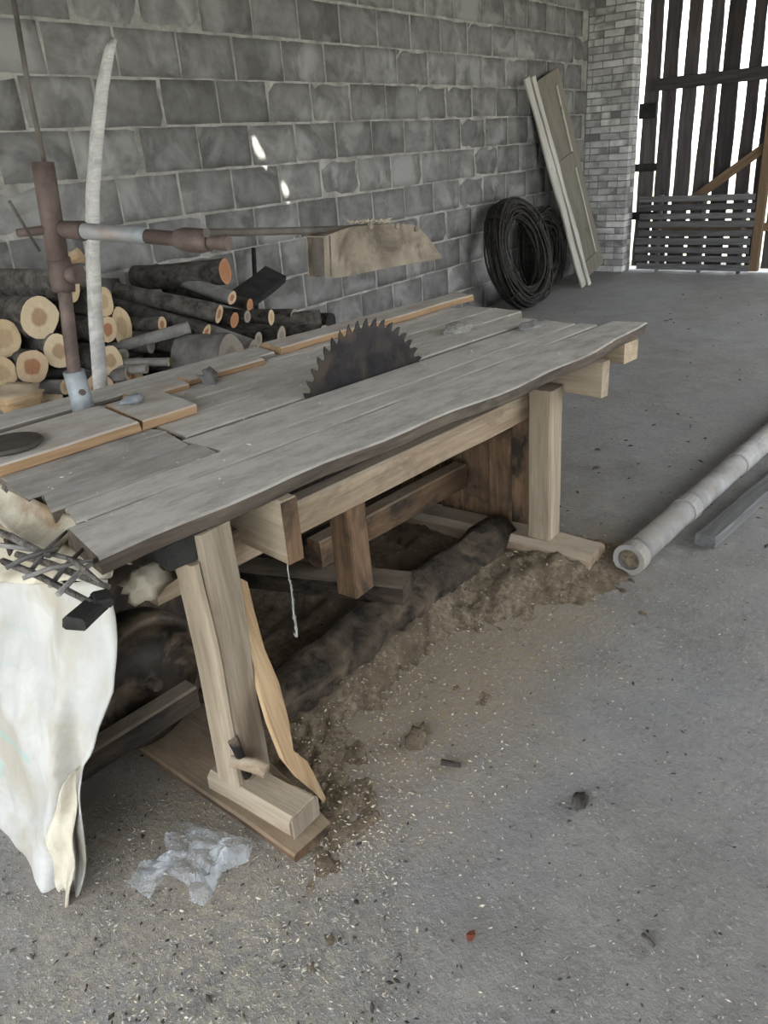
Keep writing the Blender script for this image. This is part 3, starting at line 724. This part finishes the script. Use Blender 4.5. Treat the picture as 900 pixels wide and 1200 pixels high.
# lap of the sack lying back over the end of the bench frame
V = []; Fc = []; n1, n2 = 24, 10
for i in range(n2 + 1):
    t = i / n2
    for j in range(n1 + 1):
        s = j / n1; l = sack_pt(-90 + 223 * s, 674, .012 + .03 * math.sin(math.pi * s))
        far = Vector((.90 - .02 * s, 2.25 - .82 * s, .79 + .01 * noise.noise(Vector((s * 9, 0, 0)))))
        p = l.lerp(far, t) + Vector((0, 0, .022 * math.sin(math.pi * t) + .014 * noise.noise(Vector((s * 7, t * 5, 2)))))
        V.append(p)
for i in range(n2):
    for j in range(n1): m = n1 + 1; Fc.append((i * m + j, (i + 1) * m + j, (i + 1) * m + j + 1, i * m + j + 1))
lo = child_of(obj('sack_lap', mesh('sack_lap', V, Fc, True), 'sackin'), sk); lo.modifiers.new('thick', 'SOLIDIFY').thickness = .004
# inner soiled fold at the lower corner
V = []; Fc = []
for i in range(21):
    py = 890 + (1054 - 890) * i / 20
    for j in range(7):
        tp = min(1, .12 + i / 9); rgt = li(Rr, py) - 2; lft = rgt - (rgt - (68 + 14 * i / 20)) * tp; s = j / 6; px = lft + (rgt - lft) * s
        V.append(sack_pt(px, py, .040 + .018 * math.sin(s * 5 + i * .2) + .006 * math.sin(i * .9)))
for i in range(20):
    for j in range(6): Fc.append((i * 7 + j, (i + 1) * 7 + j, (i + 1) * 7 + j + 1, i * 7 + j + 1))
fo = child_of(obj('sack_fold', mesh('sack_fold', V, Fc, True), 'sackin'), sk); fo.modifiers.new('thick', 'SOLIDIFY').thickness = .003
# crumpled paper sheet tucked under the end of the boards
V = []; Fc = []
edge_up = [(-60, 560), (0, 566), (35, 582), (70, 600), (108, 612)]
edge_lo = [(-60, 610), (0, 612), (30, 640), (62, 652), (84, 628)]
for i in range(9):
    t = i / 8
    for j in range(17):
        s = j / 16 * 4; k = min(3, int(s)); f = s - k
        ux, uy = (edge_up[k][q] + (edge_up[k + 1][q] - edge_up[k][q]) * f for q in (0, 1)); lx, ly = (edge_lo[k][q] + (edge_lo[k + 1][q] - edge_lo[k][q]) * f for q in (0, 1))
        V.append(atz(ux + (lx - ux) * t, uy + (ly - uy) * t, .875 - .045 * math.sin(t * 1.57) + .008 * math.sin(j * .9 + t * 3) - .004))
for i in range(8):
    for j in range(16): Fc.append((i * 17 + j, (i + 1) * 17 + j, (i + 1) * 17 + j + 1, i * 17 + j + 1))
o = tag(obj('paper_sheet', mesh('paper_sheet', V, Fc, True), 'sackin'), 'curled soiled beige paper sheet sticking out under the ends of the top boards', 'paper'); o.modifiers.new('thick', 'SOLIDIFY').thickness = .003
# crumpled pale bag under the bench top
V = []; Fc = []
c = aty(168, 682, 1.45)
o = tag(lump('paper_bag', c, .062, 'sackin', (.95, .5, .55), 21, .9), 'crumpled beige bag stuffed under the bench top beside the dark bearer', 'bag')
# sticks and dark offcuts lying on the sack lap
def lapz(px, py): return atz(px, py, .852)
for i, (a, b, r) in enumerate((((20, 650), (128, 688), .009), ((0, 640), (95, 660), .008), ((60, 690), (105, 640), .007), ((5, 662), (110, 712), .010), ((40, 672), (80, 628), .006), ((70, 705), (126, 655), .007), ((-10, 628), (60, 660), .011), ((10, 676), (70, 652), .007), ((30, 690), (112, 668), .006), ((84, 668), (124, 700), .008))):
    A_, B_ = lapz(*a), lapz(*b); A_.z += i * .003; B_.z += i * .003
    tag(tube('stick', [A_, A_.lerp(B_, .4) + Vector((0, 0, .006)), B_], [r * .75, r * .8, r * .6], 'bark_grey' if i % 3 else 'bark', wob=.4, seed=i), 'thin grey stick lying on top of the white sack', 'stick', 'sticks lying on the white sack')
for i, (px, py, s, rz) in enumerate(((103, 712, .05, .5), (118, 696, .032, 1.1))):
    c = lapz(px, py)
    tag(obj('offcut', plank_mesh(s * 1.7, s * 1.0, s * .6, seg=5, wob=.022, ends=.03), 'black', None, c + Vector((-.02, -.02, -.002)), (0.1, .15, rz)), ('larger' if i == 0 else 'smaller') + ' black charred offcut lying at the edge of the white sack', 'offcut')

# plastic film on the floor
V = []; Fc = []
out = [(150, 1040), (165, 1015), (198, 1008), (192, 985), (205, 966), (240, 970), (300, 994), (292, 1012), (262, 1030), (240, 1066), (226, 1064), (220, 1040), (196, 1032), (176, 1056)]
cxp, cyp = 222, 1010
rings = 9; nn = len(out) * 4
for k in range(rings + 1):
    for j in range(nn):
        i0 = j // 4; f = (j % 4) / 4; a = out[i0]; b = out[(i0 + 1) % len(out)]
        x = a[0] + (b[0] - a[0]) * f; y = a[1] + (b[1] - a[1]) * f; t = k / rings
        p = atz(cxp + (x - cxp) * t, cyp + (y - cyp) * t, 0)
        z = .012 + .075 * abs(noise.noise(p * 11)) + .03 * abs(noise.noise(p * 27)); p.z = z * (1 - .6 * t ** 3)
        V.append(p)
for k in range(rings):
    for j in range(nn): q = (j + 1) % nn; Fc.append((k * nn + j, k * nn + q, (k + 1) * nn + q, (k + 1) * nn + j))
tag(obj('plastic_film', mesh('plastic_film', V, Fc, False), 'film'), 'crumpled clear plastic film lying on the floor beside the near bench foot', 'film')

# ================================================================ PIPES ON THE FLOOR
q0, q1 = atz(738, 655, .058), atz(900, 512, .058); dr = (q1 - q0).normalized()
pp = tag(empty('floor_pipe', (q0.x, q0.y, 0)), 'long thick dusty grey pipe lying on the concrete floor', 'pipe')
def hollow(p, q, ro, ri, seg=20):
    fr = frame(q - p); V, Fc = [], []
    L = (q - p).length
    for x, r in ((0, ri), (0, ro), (L, ro), (L, ri)):
        for j in range(seg): an = 2 * math.pi * j / seg; V.append(p + fr @ Vector((x, math.cos(an) * r, math.sin(an) * r)))
    for i in range(4):
        for j in range(seg): k = (j + 1) % seg; a, b = i, (i + 1) % 4; Fc.append((a * seg + j, a * seg + k, b * seg + k, b * seg + j))
    return V, Fc
child_of(obj('tube', mesh('tube', *hollow(q0, q0 + dr * 3.3, .056, .046), True), 'floorpipe'), pp)
child_of(obj('flange', mesh('flange', *hollow(q0 - dr * .012, q0 + dr * .05, .066, .045)), 'floorpipe'), pp)
V, Fc = tube_mesh([q0 + dr * .012, q0 + dr * .03], .047, seg=16); child_of(obj('dirt_plug', mesh('dirt_plug', V, Fc), 'sawdust'), pp)
child_of(obj('collar', mesh('collar', *hollow(q0 + dr * .52, q0 + dr * .60, .062, .054)), 'floorpipe'), pp)
child_of(obj('collar', mesh('collar', *hollow(q0 + dr * 1.18, q0 + dr * 2.2, .060, .054)), 'floorpipe'), pp)
r0, r1 = atz(826, 634, .03), atz(905, 566, .03); d2 = (r1 - r0).normalized()
tag(beam('floor_beam', r0, r0 + d2 * 2.6, .085, .055, 'pallet', None, seg=16, wob=.006), 'flat grey bar lying on the floor alongside the thick pipe', 'bar')

# ================================================================ LOGS
ends_uv = {}
def log(name, face, rad, axis, length, bark, endm, label, cat, group, asp=(1, 1), wobble=.12, seg=18):
    """face: centre of the visible cut face; axis: direction the trunk runs away from it"""
    axis = Vector(axis).normalized(); fr = frame(axis); sd = rnd(0, 500)
    low = rad * max(asp)
    root = tag(empty(name, Vector(face) - Vector((0, 0, low))), label, cat, group)
    V, Fc = [], []; st = 7
    bend = Vector((0, rnd(-.06, .06), rnd(-.03, .03))) * length
    prof = [1 + wobble * noise.noise(Vector((math.cos(2 * math.pi * j / seg) * 1.2, math.sin(2 * math.pi * j / seg) * 1.2, sd))) for j in range(seg)]
    def ringv(i):
        t = i / st; out = []
        for j in range(seg):
            an = 2 * math.pi * j / seg
            w = prof[j] * (1 + .07 * noise.noise(Vector((math.cos(an) * 2.5, math.sin(an) * 2.5 + sd, t * 3))) * (i > 0)) * (1 - .06 * t)
            out.append(Vector((length * t, math.cos(an) * rad * asp[0] * w + bend.y * t * t, math.sin(an) * rad * asp[1] * w + bend.z * t * t)))
        return out
    for i in range(st + 1): V += ringv(i)
    for i in range(st):
        for j in range(seg): k = (j + 1) % seg; Fc.append((i * seg + j, (i + 1) * seg + j, (i + 1) * seg + k, i * seg + k))
    off = Vector(face) - root.location
    obj('bark', mesh('bark', [fr @ v + off for v in V], [tuple(reversed(f)) for f in Fc], True), bark, root)
    for i, nm in ((0, 'cut_face'), (st, 'cut_face')):
        rv = V[i * seg:(i + 1) * seg]; cc = sum(rv, Vector()) / seg
        sh = .004 if i == 0 else -.004
        vv = [cc] + [cc + (v - cc) * .55 + Vector((rnd(-.002, .002), 0, 0)) for v in rv] + [v for v in rv]
        ff = [(0, 1 + j, 1 + (j + 1) % seg) for j in range(seg)] + [(1 + j, 1 + seg + j, 1 + seg + (j + 1) % seg, 1 + (j + 1) % seg) for j in range(seg)]
        if i == 0: ff = [tuple(reversed(f)) for f in ff]
        me = mesh('cut_face', [fr @ v + off for v in vv], ff)
        uvl = me.uv_layers.new()
        for lp in me.loops:
            k = lp.vertex_index
            if k == 0: u = (.5, .5)
            else:
                an = 2 * math.pi * ((k - 1) % seg) / seg; rr = .275 if k <= seg else .5
                u = (.5 + math.cos(an) * rr, .5 + math.sin(an) * rr)
            uvl.data[lp.index].uv = u
        obj(nm, me, endm, root)
    return root
def logpx(px, py, rpx, Y, length=.5, tilt=(0, 0), asp=(1, 1), bark='bark', endm='end_pale', label='', name='log', cat='log', group=None, wobble=.12):
    f = aty(px, py, Y); r = rpx * pxsize(f)
    return log(name, f, r, (tilt[0], 1, tilt[1]), min(length, (WY - .03 - Y) / max(.3, 1 / math.sqrt(1 + tilt[0] ** 2 + tilt[1] ** 2))), bark, endm, label, cat, group, asp, wobble)
G1 = 'cut logs stacked by the block wall'
LG = [
 (47, 372, 25, 3.50, (-.10, .02), (1.0, 1), 'end_pale', 'large pale log with a wide oval ringed face, beside the guard post'),
 (5, 397, 22, 3.52, (-.05, 0), (1, 1), 'end_tan', 'tan-faced log lying under the widest pale log of the stack'),
 (38, 430, 20, 3.46, (.02, .0), (1, .98), 'end_orange', 'log with a round orange-brown heart low in the stack'),
 (3, 437, 18, 3.47, (.0, .0), (1, 1), 'end_tan', 'plain tan log beside the orange-hearted log'),
 (69, 411, 20, 3.48, (.05, .02), (.95, 1), 'end_pale', 'pale log with a brown heart half hidden behind the rusty guard post'),
 (82, 336, 19, 3.62, (-.22, .03), (.8, 1), 'end_tan', 'log with thick wrinkled bark at the top of the stack'),
 (121, 354, 17, 3.60, (-.06, .0), (.85, 1.05), 'end_tan', 'tan log high in the stack just behind the white stick'),
 (126, 386, 15, 3.54, (-.10, .0), (.9, 1), 'end_orange', 'log with a red-orange heart behind the white stick'),
 (143, 383, 18, 3.62, (-.05, .0), (.75, 1.25), 'end_tan', 'tall oval brownish log end beside the white stick'),
 (129, 423, 18, 3.47, (.0, .0), (.9, 1), 'end_pale', 'brown-hearted log low behind the white stick'),
 (143, 418, 10, 3.58, (.0, .0), (1, 1), 'end_grey', 'small dark round log end between stack and branch heap'),
 (77, 454, 9, 3.40, (-.35, .0), (1, 1), 'end_tan', 'thin grey-barked log low beside the guard sleeve'),
 (20, 485, 8, 3.36, (.0, .0), (1, .9), 'end_pale', 'small pale log end peeping over the bench edge'),
 (44, 480, 7, 3.38, (.1, .0), (1, .9), 'end_grey', 'small grey log end peeping over the bench edge'),
]
for (px, py, r, Y, tl_, asp, em, lab) in LG:
    logpx(px, py, r, Y, .62, tl_, asp, 'bark_grey' if r < 10 else 'bark', em, lab, 'log', 'log', G1)
# split pale chunk and tan offcut
c = aty(20, 466, 3.36); tag(lump('split_log', c, .095, 'fresh', (1.35, .9, .55), 31, .7), 'pale split log chunk lying at the bottom of the stack', 'log')
c = aty(85, 302, 3.75); tag(lump('split_log', c, .05, 'fresh', (1.2, .8, .7), 33, .7), 'small tan split piece lying on top of the log stack', 'log')
# lower rows of the same stack, behind the bench
for k in range(5):
    for rr in range(5):
        x = 1.45 + k * .235 + (rr % 2) * .11 + rnd(-.015, .015); z = .10 + rr * .125
        if z > .66 - .05 * (k > 3): continue
        log('log', (x, 3.42 + rnd(-.03, .03) + .015 * rr, z), rnd(.085, .105) if True else .1, (rnd(-.04, .04), 1, 0), .62, 'bark', random.choice(['end_pale', 'end_tan', 'end_orange']), 'cut log in the lower rows of the stack behind the bench', 'log', 'lower rows of the log stack', seg=14)
# branch heap
G2 = 'branches heaped by the block wall'
BR_ = [
 (264, 318, 17, 3.62, (-.45, -.06), (1, .85), 'bark_dark', 'end_red', 'thickest branch of the heap with a bright orange cut, lying on top'),
 (272, 349, 8, 3.50, (-.15, .25), (1, 1), 'bark_grey', 'end_orange', 'thin branch with a pale pink cut below the thickest one'),
 (293, 357, 7, 3.52, (-.25, .2), (1, 1), 'bark_dark', 'end_red', 'thin dark branch with an orange cut next to the black slab'),
 (257, 368, 12, 3.44, (-.50, .30), (1, .9), 'bark_dark', 'end_orange', 'long straight branch with an orange cut sloping down the heap'),
 (275, 375, 9, 3.48, (-.25, .2), (1, 1), 'bark_dark', 'end_red', 'short branch with a dull red cut in the middle of the heap'),
 (242, 390, 11, 3.40, (-.40, .33), (1, .9), 'bark_dark', 'end_orange', 'branch with a pale-rimmed orange cut low in the heap'),
 (290, 371, 7, 3.52, (-.25, .1), (1, 1), 'bark_dark', 'end_grey', 'dark thin branch end at the core of the heap'),
 (190, 380, 9, 3.50, (-.35, .02), (1, 1), 'bark_dark', 'end_orange', 'branch with a cream-rimmed cut beside the log stack'),
 (222, 384, 7, 3.36, (-1.05, -.25), (1, 1), 'bark_grey', 'end_grey', 'slim light grey branch lying slantwise across the heap'),
 (247, 404, 12, 3.42, (-.35, .0), (1, .9), 'bark_grey', 'end_grey', 'stubby grey branch with a weathered end'),
 (227, 428, 7, 3.34, (-.30, .0), (1, 1), 'bark_dark', 'end_orange', 'thin branch end just above the bench back strip'),
 (198, 424, 8, 3.33, (-.9, .10), (1, .6), 'bark_grey', 'end_tan', 'flat pale grey split branch low in the heap'),
 (150, 438, 9, 3.42, (-.7, -.1), (1, .9), 'bark_grey', 'end_orange', 'short grey branch with a bright orange end beside the white stick'),
 (295, 408, 12, 3.30, (-.45, .42), (1, .9), 'bark_grey', 'end_grey', 'thick grey forked-looking branch leaning down the front of the heap'),
 (376, 375, 12, 3.62, (-.95, .02), (.95, 1), 'bark_dark', 'end_grey', 'dark log lying lengthwise at the right-hand end of the heap'),
 (330, 394, 12, 3.45, (-.35, .10), (1, 1), 'bark_dark', 'end_grey', 'short dark stub with a grey end near the blade'),
 (303, 398, 9, 3.45, (-.3, .1), (1, 1), 'bark_dark', 'end_grey', 'dark branch beside the short stub'),
 (318, 372, 9, 3.62, (-.4, .05), (1, 1), 'bark_dark', 'end_tan', 'dark branch with a tan broken end under the black slab'),
 (215, 405, 8, 3.46, (-.6, .1), (1, 1), 'bark_dark', 'end_grey', 'dark branch lying beneath the slim light grey one'),
 (177, 405, 9, 3.52, (-.4, .05), (1, 1), 'bark_dark', 'end_grey', 'blackish branch between log stack and branch heap'),
 (172, 432, 7, 3.36, (-.7, .0), (1, .8), 'bark_grey', 'end_grey', 'grey stick end low between stack and heap'),
 (345, 372, 10, 3.75, (-.3, .0), (1, 1), 'bark_dark', 'end_grey', 'dark branch behind the lengthwise log'),
]
for (px, py, r, Y, tl_, asp, bk, em, lab) in BR_:
    logpx(px, py, r, Y, .60 if abs(tl_[0]) < .9 else .5, tl_, asp, bk, em, lab, 'branch', 'branch', G2, .10)
logpx(388, 378, 11, 3.74, .45, (-.15, 0), (1, 1), 'bark_dark', 'black', 'black-ended log beside the lengthwise log of the heap', 'branch', 'branch', G2, .1)
c1, c2 = aty(283, 352, 3.62), aty(322, 322, 3.75)
tag(beam('slab_offcut', c1, c2, .16, .05, 'black', None, roll=.5, seg=6, wob=.01), 'sooty black slab standing slantwise on the branch heap', 'slab')
h1 = aty(297, 291, 4.24); h0 = aty(300, 350, 4.15); h0 = h1 + (h0 - h1) * ((h1.z - .01) / (h1.z - h0.z))
tag(tube('tool_handle', [h0, h0.lerp(h1, .5), h1], [.018, .017, .016], 'black', seg=10), 'black tool handle leaning upright against the block wall', 'handle')
c = aty(266, 425, 3.2)                                # grey round block behind the bench
tag(log('log', aty(272, 420, 3.16), 29 * pxsize(c), (-.3, 1, .0), .3, 'bark_grey', 'end_grey', 'grey round log end showing half above the back strip', 'log', None), 'grey round log end showing half above the bench back strip', 'log')
for k in range(8):                                     # lower branches behind the bench that carry the heap
    for rr in range(4):
        x = 2.62 + k * .23 + (rr % 2) * .1; z = .09 + rr * .14
        if z > .60 - .035 * max(0, k - 3): continue
        log('branch', (x, 3.38 + rnd(-.04, .05) + .03 * rr, z), rnd(.07, .10), (rnd(-.2, .1), 1, rnd(-.02, .03)), .58, 'bark_dark', random.choice(['end_grey', 'end_orange', 'end_tan']), 'dark branch in the lower heap behind the bench', 'branch', 'lower branches of the heap', seg=14)

# white bent stick behind the bench
sp = [(118, 462, 2.66), (112, 380, 2.68), (109, 300, 2.70), (109, 230, 2.71), (113, 165, 2.73), (120, 100, 2.75), (128, 60, 2.77), (133, 47, 2.78)]
pts = [aty(x, y, Y) for x, y, Y in sp]
low = pts[0] + (pts[0] - pts[1]).normalized() * (pts[0].z / (pts[1] - pts[0]).normalized().z) * .98
pts = [low, low.lerp(pts[0], .5)] + pts
tag(tube('bent_stick', pts, [.026, .027, .027, .027, .026, .025, .024, .022, .019, .013], 'stick', seg=12, wob=.15), 'tall peeled white bent stick standing behind the bench', 'stick')
w0, w1 = aty(46, 294, 2.25), aty(11, 236, 2.2)
tag(tube('wire_rod', [w0, w1], .005, 'iron', seg=6), 'thin dark wire sticking up beside the guard post', 'wire')

# ================================================================ COILS OF WIRE
def coil(c, R, name_label, n, spread, tilt, yaw, seed):
    random.seed(seed)
    root = tag(empty('wire_coil', (c[0], c[1] - .0, 0)), name_label, 'wire coil', 'wire coils leaning on the block wall')
    rm = Matrix.Rotation(yaw, 3, 'Z') @ Matrix.Rotation(-tilt, 3, 'X')
    vf = []
    for k in range(n):
        rr = R - abs(random.gauss(0, spread)) ; yo = max(-.09, min(.09, random.gauss(0, .045))); e = rnd(.95, 1.0); ph = rnd(0, 6.28)
        pl = []
        for j in range(40):
            a = 2 * math.pi * j / 40; q = rr + .012 * math.sin(a * 2 + ph) + .008 * math.sin(a * 5 + ph * 2)
            pl.append(rm @ Vector((math.cos(a) * q * .98, yo + .012 * math.sin(a * 3 + ph), math.sin(a) * q * e)) + Vector((0, 0, c[2])))
        vf.append(tube_mesh(pl, rnd(.007, .012), seg=5, closed=True))
    obj('wire_bundle', mesh('wire_bundle', *join(vf), True), 'wire', root)
    for a in (.6, 2.4, 3.9, 5.4):
        cc = rm @ Vector((math.cos(a) * (R - spread * .8), 0, math.sin(a) * (R - spread * .8))) + Vector((0, 0, c[2]))
        t = rm @ Vector((-math.sin(a), 0, math.cos(a))); fr = frame(t)
        obj('tie', mesh('tie', *tube_mesh([cc + fr @ Vector((0, math.cos(b) * .11, math.sin(b) * .11)) for b in [2 * math.pi * q / 14 for q in range(14)]], .007, seg=5, closed=True), True), 'wire', root)
coil((7.60, 3.95, .545), .55, 'larger black wire coil leaning on the block wall', 90, .085, .26, .0, 3)
coil((8.50, 4.13, .47), .46, 'smaller black wire coil partly behind the larger one, next to the leaning door', 70, .08, .08, .0, 9)
random.seed(21)

# ================================================================ OLD DOOR LEAF AND LATHS LEANING ON THE WALL
def leaning(name, p, q, W, T, mat, label, cat, shear=0, normal=(-.2, -1, .2)):
    p, q = Vector(p), Vector(q); x = (q - p).normalized(); n = Vector(normal); n = (n - x * n.dot(x)).normalized(); y = n.cross(x)
    R = Matrix((x, y, n)).transposed()
    return R, (q - p).length
b0, t0 = atz(697, 327, .0), aty(636, 91, 4.22)
b0 = Vector((9.36, 3.90, .08)); t0 = Vector((8.68, 4.24, 2.20))
R, Ld = leaning('d', b0, t0, .5, .04, 'door_paint', '', '')
W = .56
door = tag(empty('door_leaf', (9.36, 3.90, 0)), 'narrow old panelled door leaf in dull beige paint leaning on the wall', 'door')
mid = (b0 + t0) / 2 - Vector((9.36, 3.90, 0))
def dpart(name, x0, x1, y0, y1, z0, z1, mat):
    me = plank_mesh(x1 - x0, y1 - y0, z1 - z0, seg=8, wob=.001, ch=.004)
    return obj(name, me, mat, door, mid + R @ Vector(((x0 + x1) / 2, (y0 + y1) / 2, (z0 + z1) / 2)), R)
H2 = Ld / 2
for s in (-1, 1):
    y0, y1 = sorted((s * W / 2, s * (W / 2 - .10))); dpart('stile', -H2, H2, y0, y1, -.02, .02, 'door_paint')
for a, b in ((-H2, -H2 + .18), (.10, .26), (H2 - .14, H2)): dpart('cross_rail', a, b, -W / 2 + .10, W / 2 - .10, -.02, .02, 'door_paint')
for a, b in ((-H2 + .18, .10), (.26, H2 - .14)):
    dpart('panel', a, b, -W / 2 + .10, W / 2 - .10, -.012, .004, 'door_paint')
    for s in (-1, 1):
        y0, y1 = sorted((s * (W / 2 - .102), s * (W / 2 - .125))); dpart('moulding', a + .01, b - .01, y0, y1, .004, .026, 'paint')
for i, (pb_, pt_, w, lab) in enumerate((((678, 335), (617, 91), .095, 'outer cream-painted lath leaning on the wall in front of the door leaf'), ((685, 333), (624, 90), .06, 'cream-painted lath leaning between the outer lath and the door leaf'))):
    b = atz(*pb_, .015); b = Vector((b.x, max(3.74, b.y - .06), .015)); t = aty(*pt_, 4.16)
    R2, L2 = leaning('l', b, t, w, .03, 'paint', '', '')
    e = (lambda t: (.012 * math.sin(t * 9), .010 * math.sin(t * 13))) if i == 0 else (lambda t: (.008 * math.sin(t * 17), 0))
    tag(obj('lath', plank_mesh(L2, w, .03, seg=20, wob=.006, edge=e), 'paint', None, (b + t) / 2, R2), lab, 'lath', 'cream laths leaning on the wall')

# ================================================================ SAWDUST, CHIPS AND LITTER
def mound(x, y):
    h = 0
    def gs(cx, cy, sx, sy, a): return a * math.exp(-((x - cx) / sx) ** 2 - ((y - cy) / sy) ** 2)
    if True:
        yl = 1.43 - .035 * (x - 1.02) / 1.6
        along = 1 / (1 + math.exp(-(x - 1.15) * 14)) * 1 / (1 + math.exp((x - 2.75) * 12))
        d = yl - y
        h += along * (.062 * math.exp(-max(0, d) / .09) if d > -.2 else .045)
    h += gs(2.66, 1.12, .22, .15, .10) + gs(2.42, 1.27, .22, .12, .05) + gs(1.02, 1.08, .22, .10, .02) + gs(1.2, 1.3, .16, .14, .035) + gs(2.2, 1.9, .6, .4, .04)
    h += .020 * noise.noise(Vector((x * 6, y * 6, 5))) + .018 * noise.noise(Vector((x * 20, y * 20, 1))) + .012 * noise.noise(Vector((x * 60, y * 60, 2)))
    return h - .022
xs = [.7 + .018 * i for i in range(128)]; ys = [.75 + .018 * i for i in range(90)]
o = obj('sawdust', mesh('sawdust', *fgrid(xs, ys, lambda x, y: max(mound(x, y), -.03)), True), 'sawdust')
tag(o, 'loose tan sawdust heaped along the sill and feet of the bench', 'sawdust', kind='stuff')
def scatter(name, n, place, size, mat, label, cat, flat=.35):
    V, Fc = [], []
    for _ in range(n):
        p = place()
        if p is None: continue
        s = rnd(*size) * (1 if random.random() < .93 else 1.7); a = rnd(0, 6.28); el = rnd(.35, 1)
        e1 = Vector((math.cos(a), math.sin(a), rnd(-flat, flat))) * s; e2 = Vector((-math.sin(a), math.cos(a), rnd(-flat, flat))) * s * el * .6; e3 = Vector((0, 0, s * rnd(.2, .5)))
        c = Vector(p) + Vector((0, 0, s * .15)); o = len(V)
        V += [c - e1 - e2 * .3, c + e1 * .2 - e2, c + e1 + e2 * .2, c - e1 * .1 + e2, c + e3]
        Fc += [(o, o + 1, o + 4), (o + 1, o + 2, o + 4), (o + 2, o + 3, o + 4), (o + 3, o, o + 4), (o + 3, o + 2, o + 1, o)]
    return tag(obj(name, mesh(name, V, Fc), mat), label, cat, kind='stuff')
def near_bench():
    x = rnd(1.0, 3.0); d = random.expovariate(1 / .22); y = 1.42 - d
    if random.random() < .35: x, y = random.gauss(1.05, .28), random.gauss(1.08, .16)
    if y < .0: return None
    return (x, y, max(0, mound(x, y)))
def anyfloor():
    px, py = rnd(-60, 960), 330 + 870 * random.random() ** .8
    p = atz(px, py, 0)
    if p.x > 9.8 or p.y > 4.0: return None
    return (p.x, p.y, max(0, mound(p.x, p.y)) if .72 < p.x < 2.98 and .77 < p.y < 2.35 else 0)
def front_left():
    p = atz(rnd(-60, 480), rnd(930, 1260), 0); return (p.x, p.y, 0)
scatter('wood_chips', 2400, near_bench, (.002, .006), 'chip', 'pale wood chips strewn over the sawdust in front of the bench', 'wood chips')
scatter('floor_chips', 900, lambda: anyfloor() if random.random() < .75 else front_left(), (.0015, .0045), 'chip', 'pale specks of wood strewn over the concrete floor', 'wood chips')
scatter('floor_grit', 6500, lambda: front_left() if random.random() < .55 else anyfloor(), (.0015, .006), 'chipgrey', 'grey grit strewn over the concrete floor', 'grit')
scatter('dark_crumbs', 900, lambda: front_left() if random.random() < .35 else anyfloor(), (.0025, .008), 'crumb', 'dark crumbs of bark strewn over the concrete floor', 'crumbs')
BM = Matrix.Translation((.787, 1.349, 0)) @ Matrix.Rotation(ANG, 4, 'Z')
def on_top():
    u, v = rnd(.05, 2.3), rnd(.03, .98)
    if (u < .67 and v > .66) or (.9 < u < 1.6 and .49 < v < .55): return None
    return BM @ Vector((u, v, ZT + .001))
scatter('bench_chips', 420, on_top, (.002, .006), 'chip', 'pale wood chips strewn over the bench top', 'wood chips')
def on_hood():
    t = rnd(.05, .9); return aty(410, 264, 1.70).lerp(aty(455, 262, 1.70), t) + Vector((0, rnd(-.03, .03), .008))
scatter('hood_shavings', 60, on_hood, (.004, .012), 'chip', 'pale shavings lying on top of the guard hood', 'shavings', 1.0)
def far_floor():
    p = atz(rnd(640, 960), rnd(345, 660), 0); return (p.x, p.y, 0) if p.x < 9.6 else None
scatter('bark_flakes', 120, far_floor, (.006, .022), 'crumb', 'dark bark flakes strewn over the floor between bench and gate', 'bark flakes', .15)
# single bits of litter that stand out
a, b = atz(753, 1095, .006), atz(767, 1109, .006)
tag(tube('twig', [a, a.lerp(b, .5) + Vector((0, 0, .003)), b], .005, 'crumb', seg=6), 'short dark twig lying alone on the bare concrete', 'twig')
a, b = atz(517, 893, .008), atz(540, 897, .008)
tag(tube('twig', [a, b], [.008, .006], 'crumb', seg=6, wob=.4), 'dark bark sliver lying where the sawdust thins out', 'twig')
c = atz(552, 1098, .006)
V = [(0, 0, .004), (-.014, 0, 0), (-.006, .010, .006), (.008, .009, .002), (.016, 0, .004), (.006, -.009, .007), (-.008, -.008, .001)]
o = tag(obj('dry_leaf', mesh('dry_leaf', V, [(0, 1 + i, 1 + (i + 1) % 6) for i in range(6)]), 'leafm', None, c), 'small dry red-brown leaf lying on the concrete', 'leaf'); o.modifiers.new('t', 'SOLIDIFY').thickness = .002
c = atz(680, 940, .0); tag(lump('dirt_clod', c + Vector((0, 0, .008)), .02, 'crumb', (1.3, 1, .6), 4, .7), 'dark clod of dirt lying on the grey concrete', 'clod')
c = atz(488, 868, .0); tag(lump('sawdust_clump', c + Vector((0, 0, .012)), .035, 'sawdust', (1.3, .9, .6), 6, .8), 'tan clump of sawdust lying apart from the heap', 'clump')
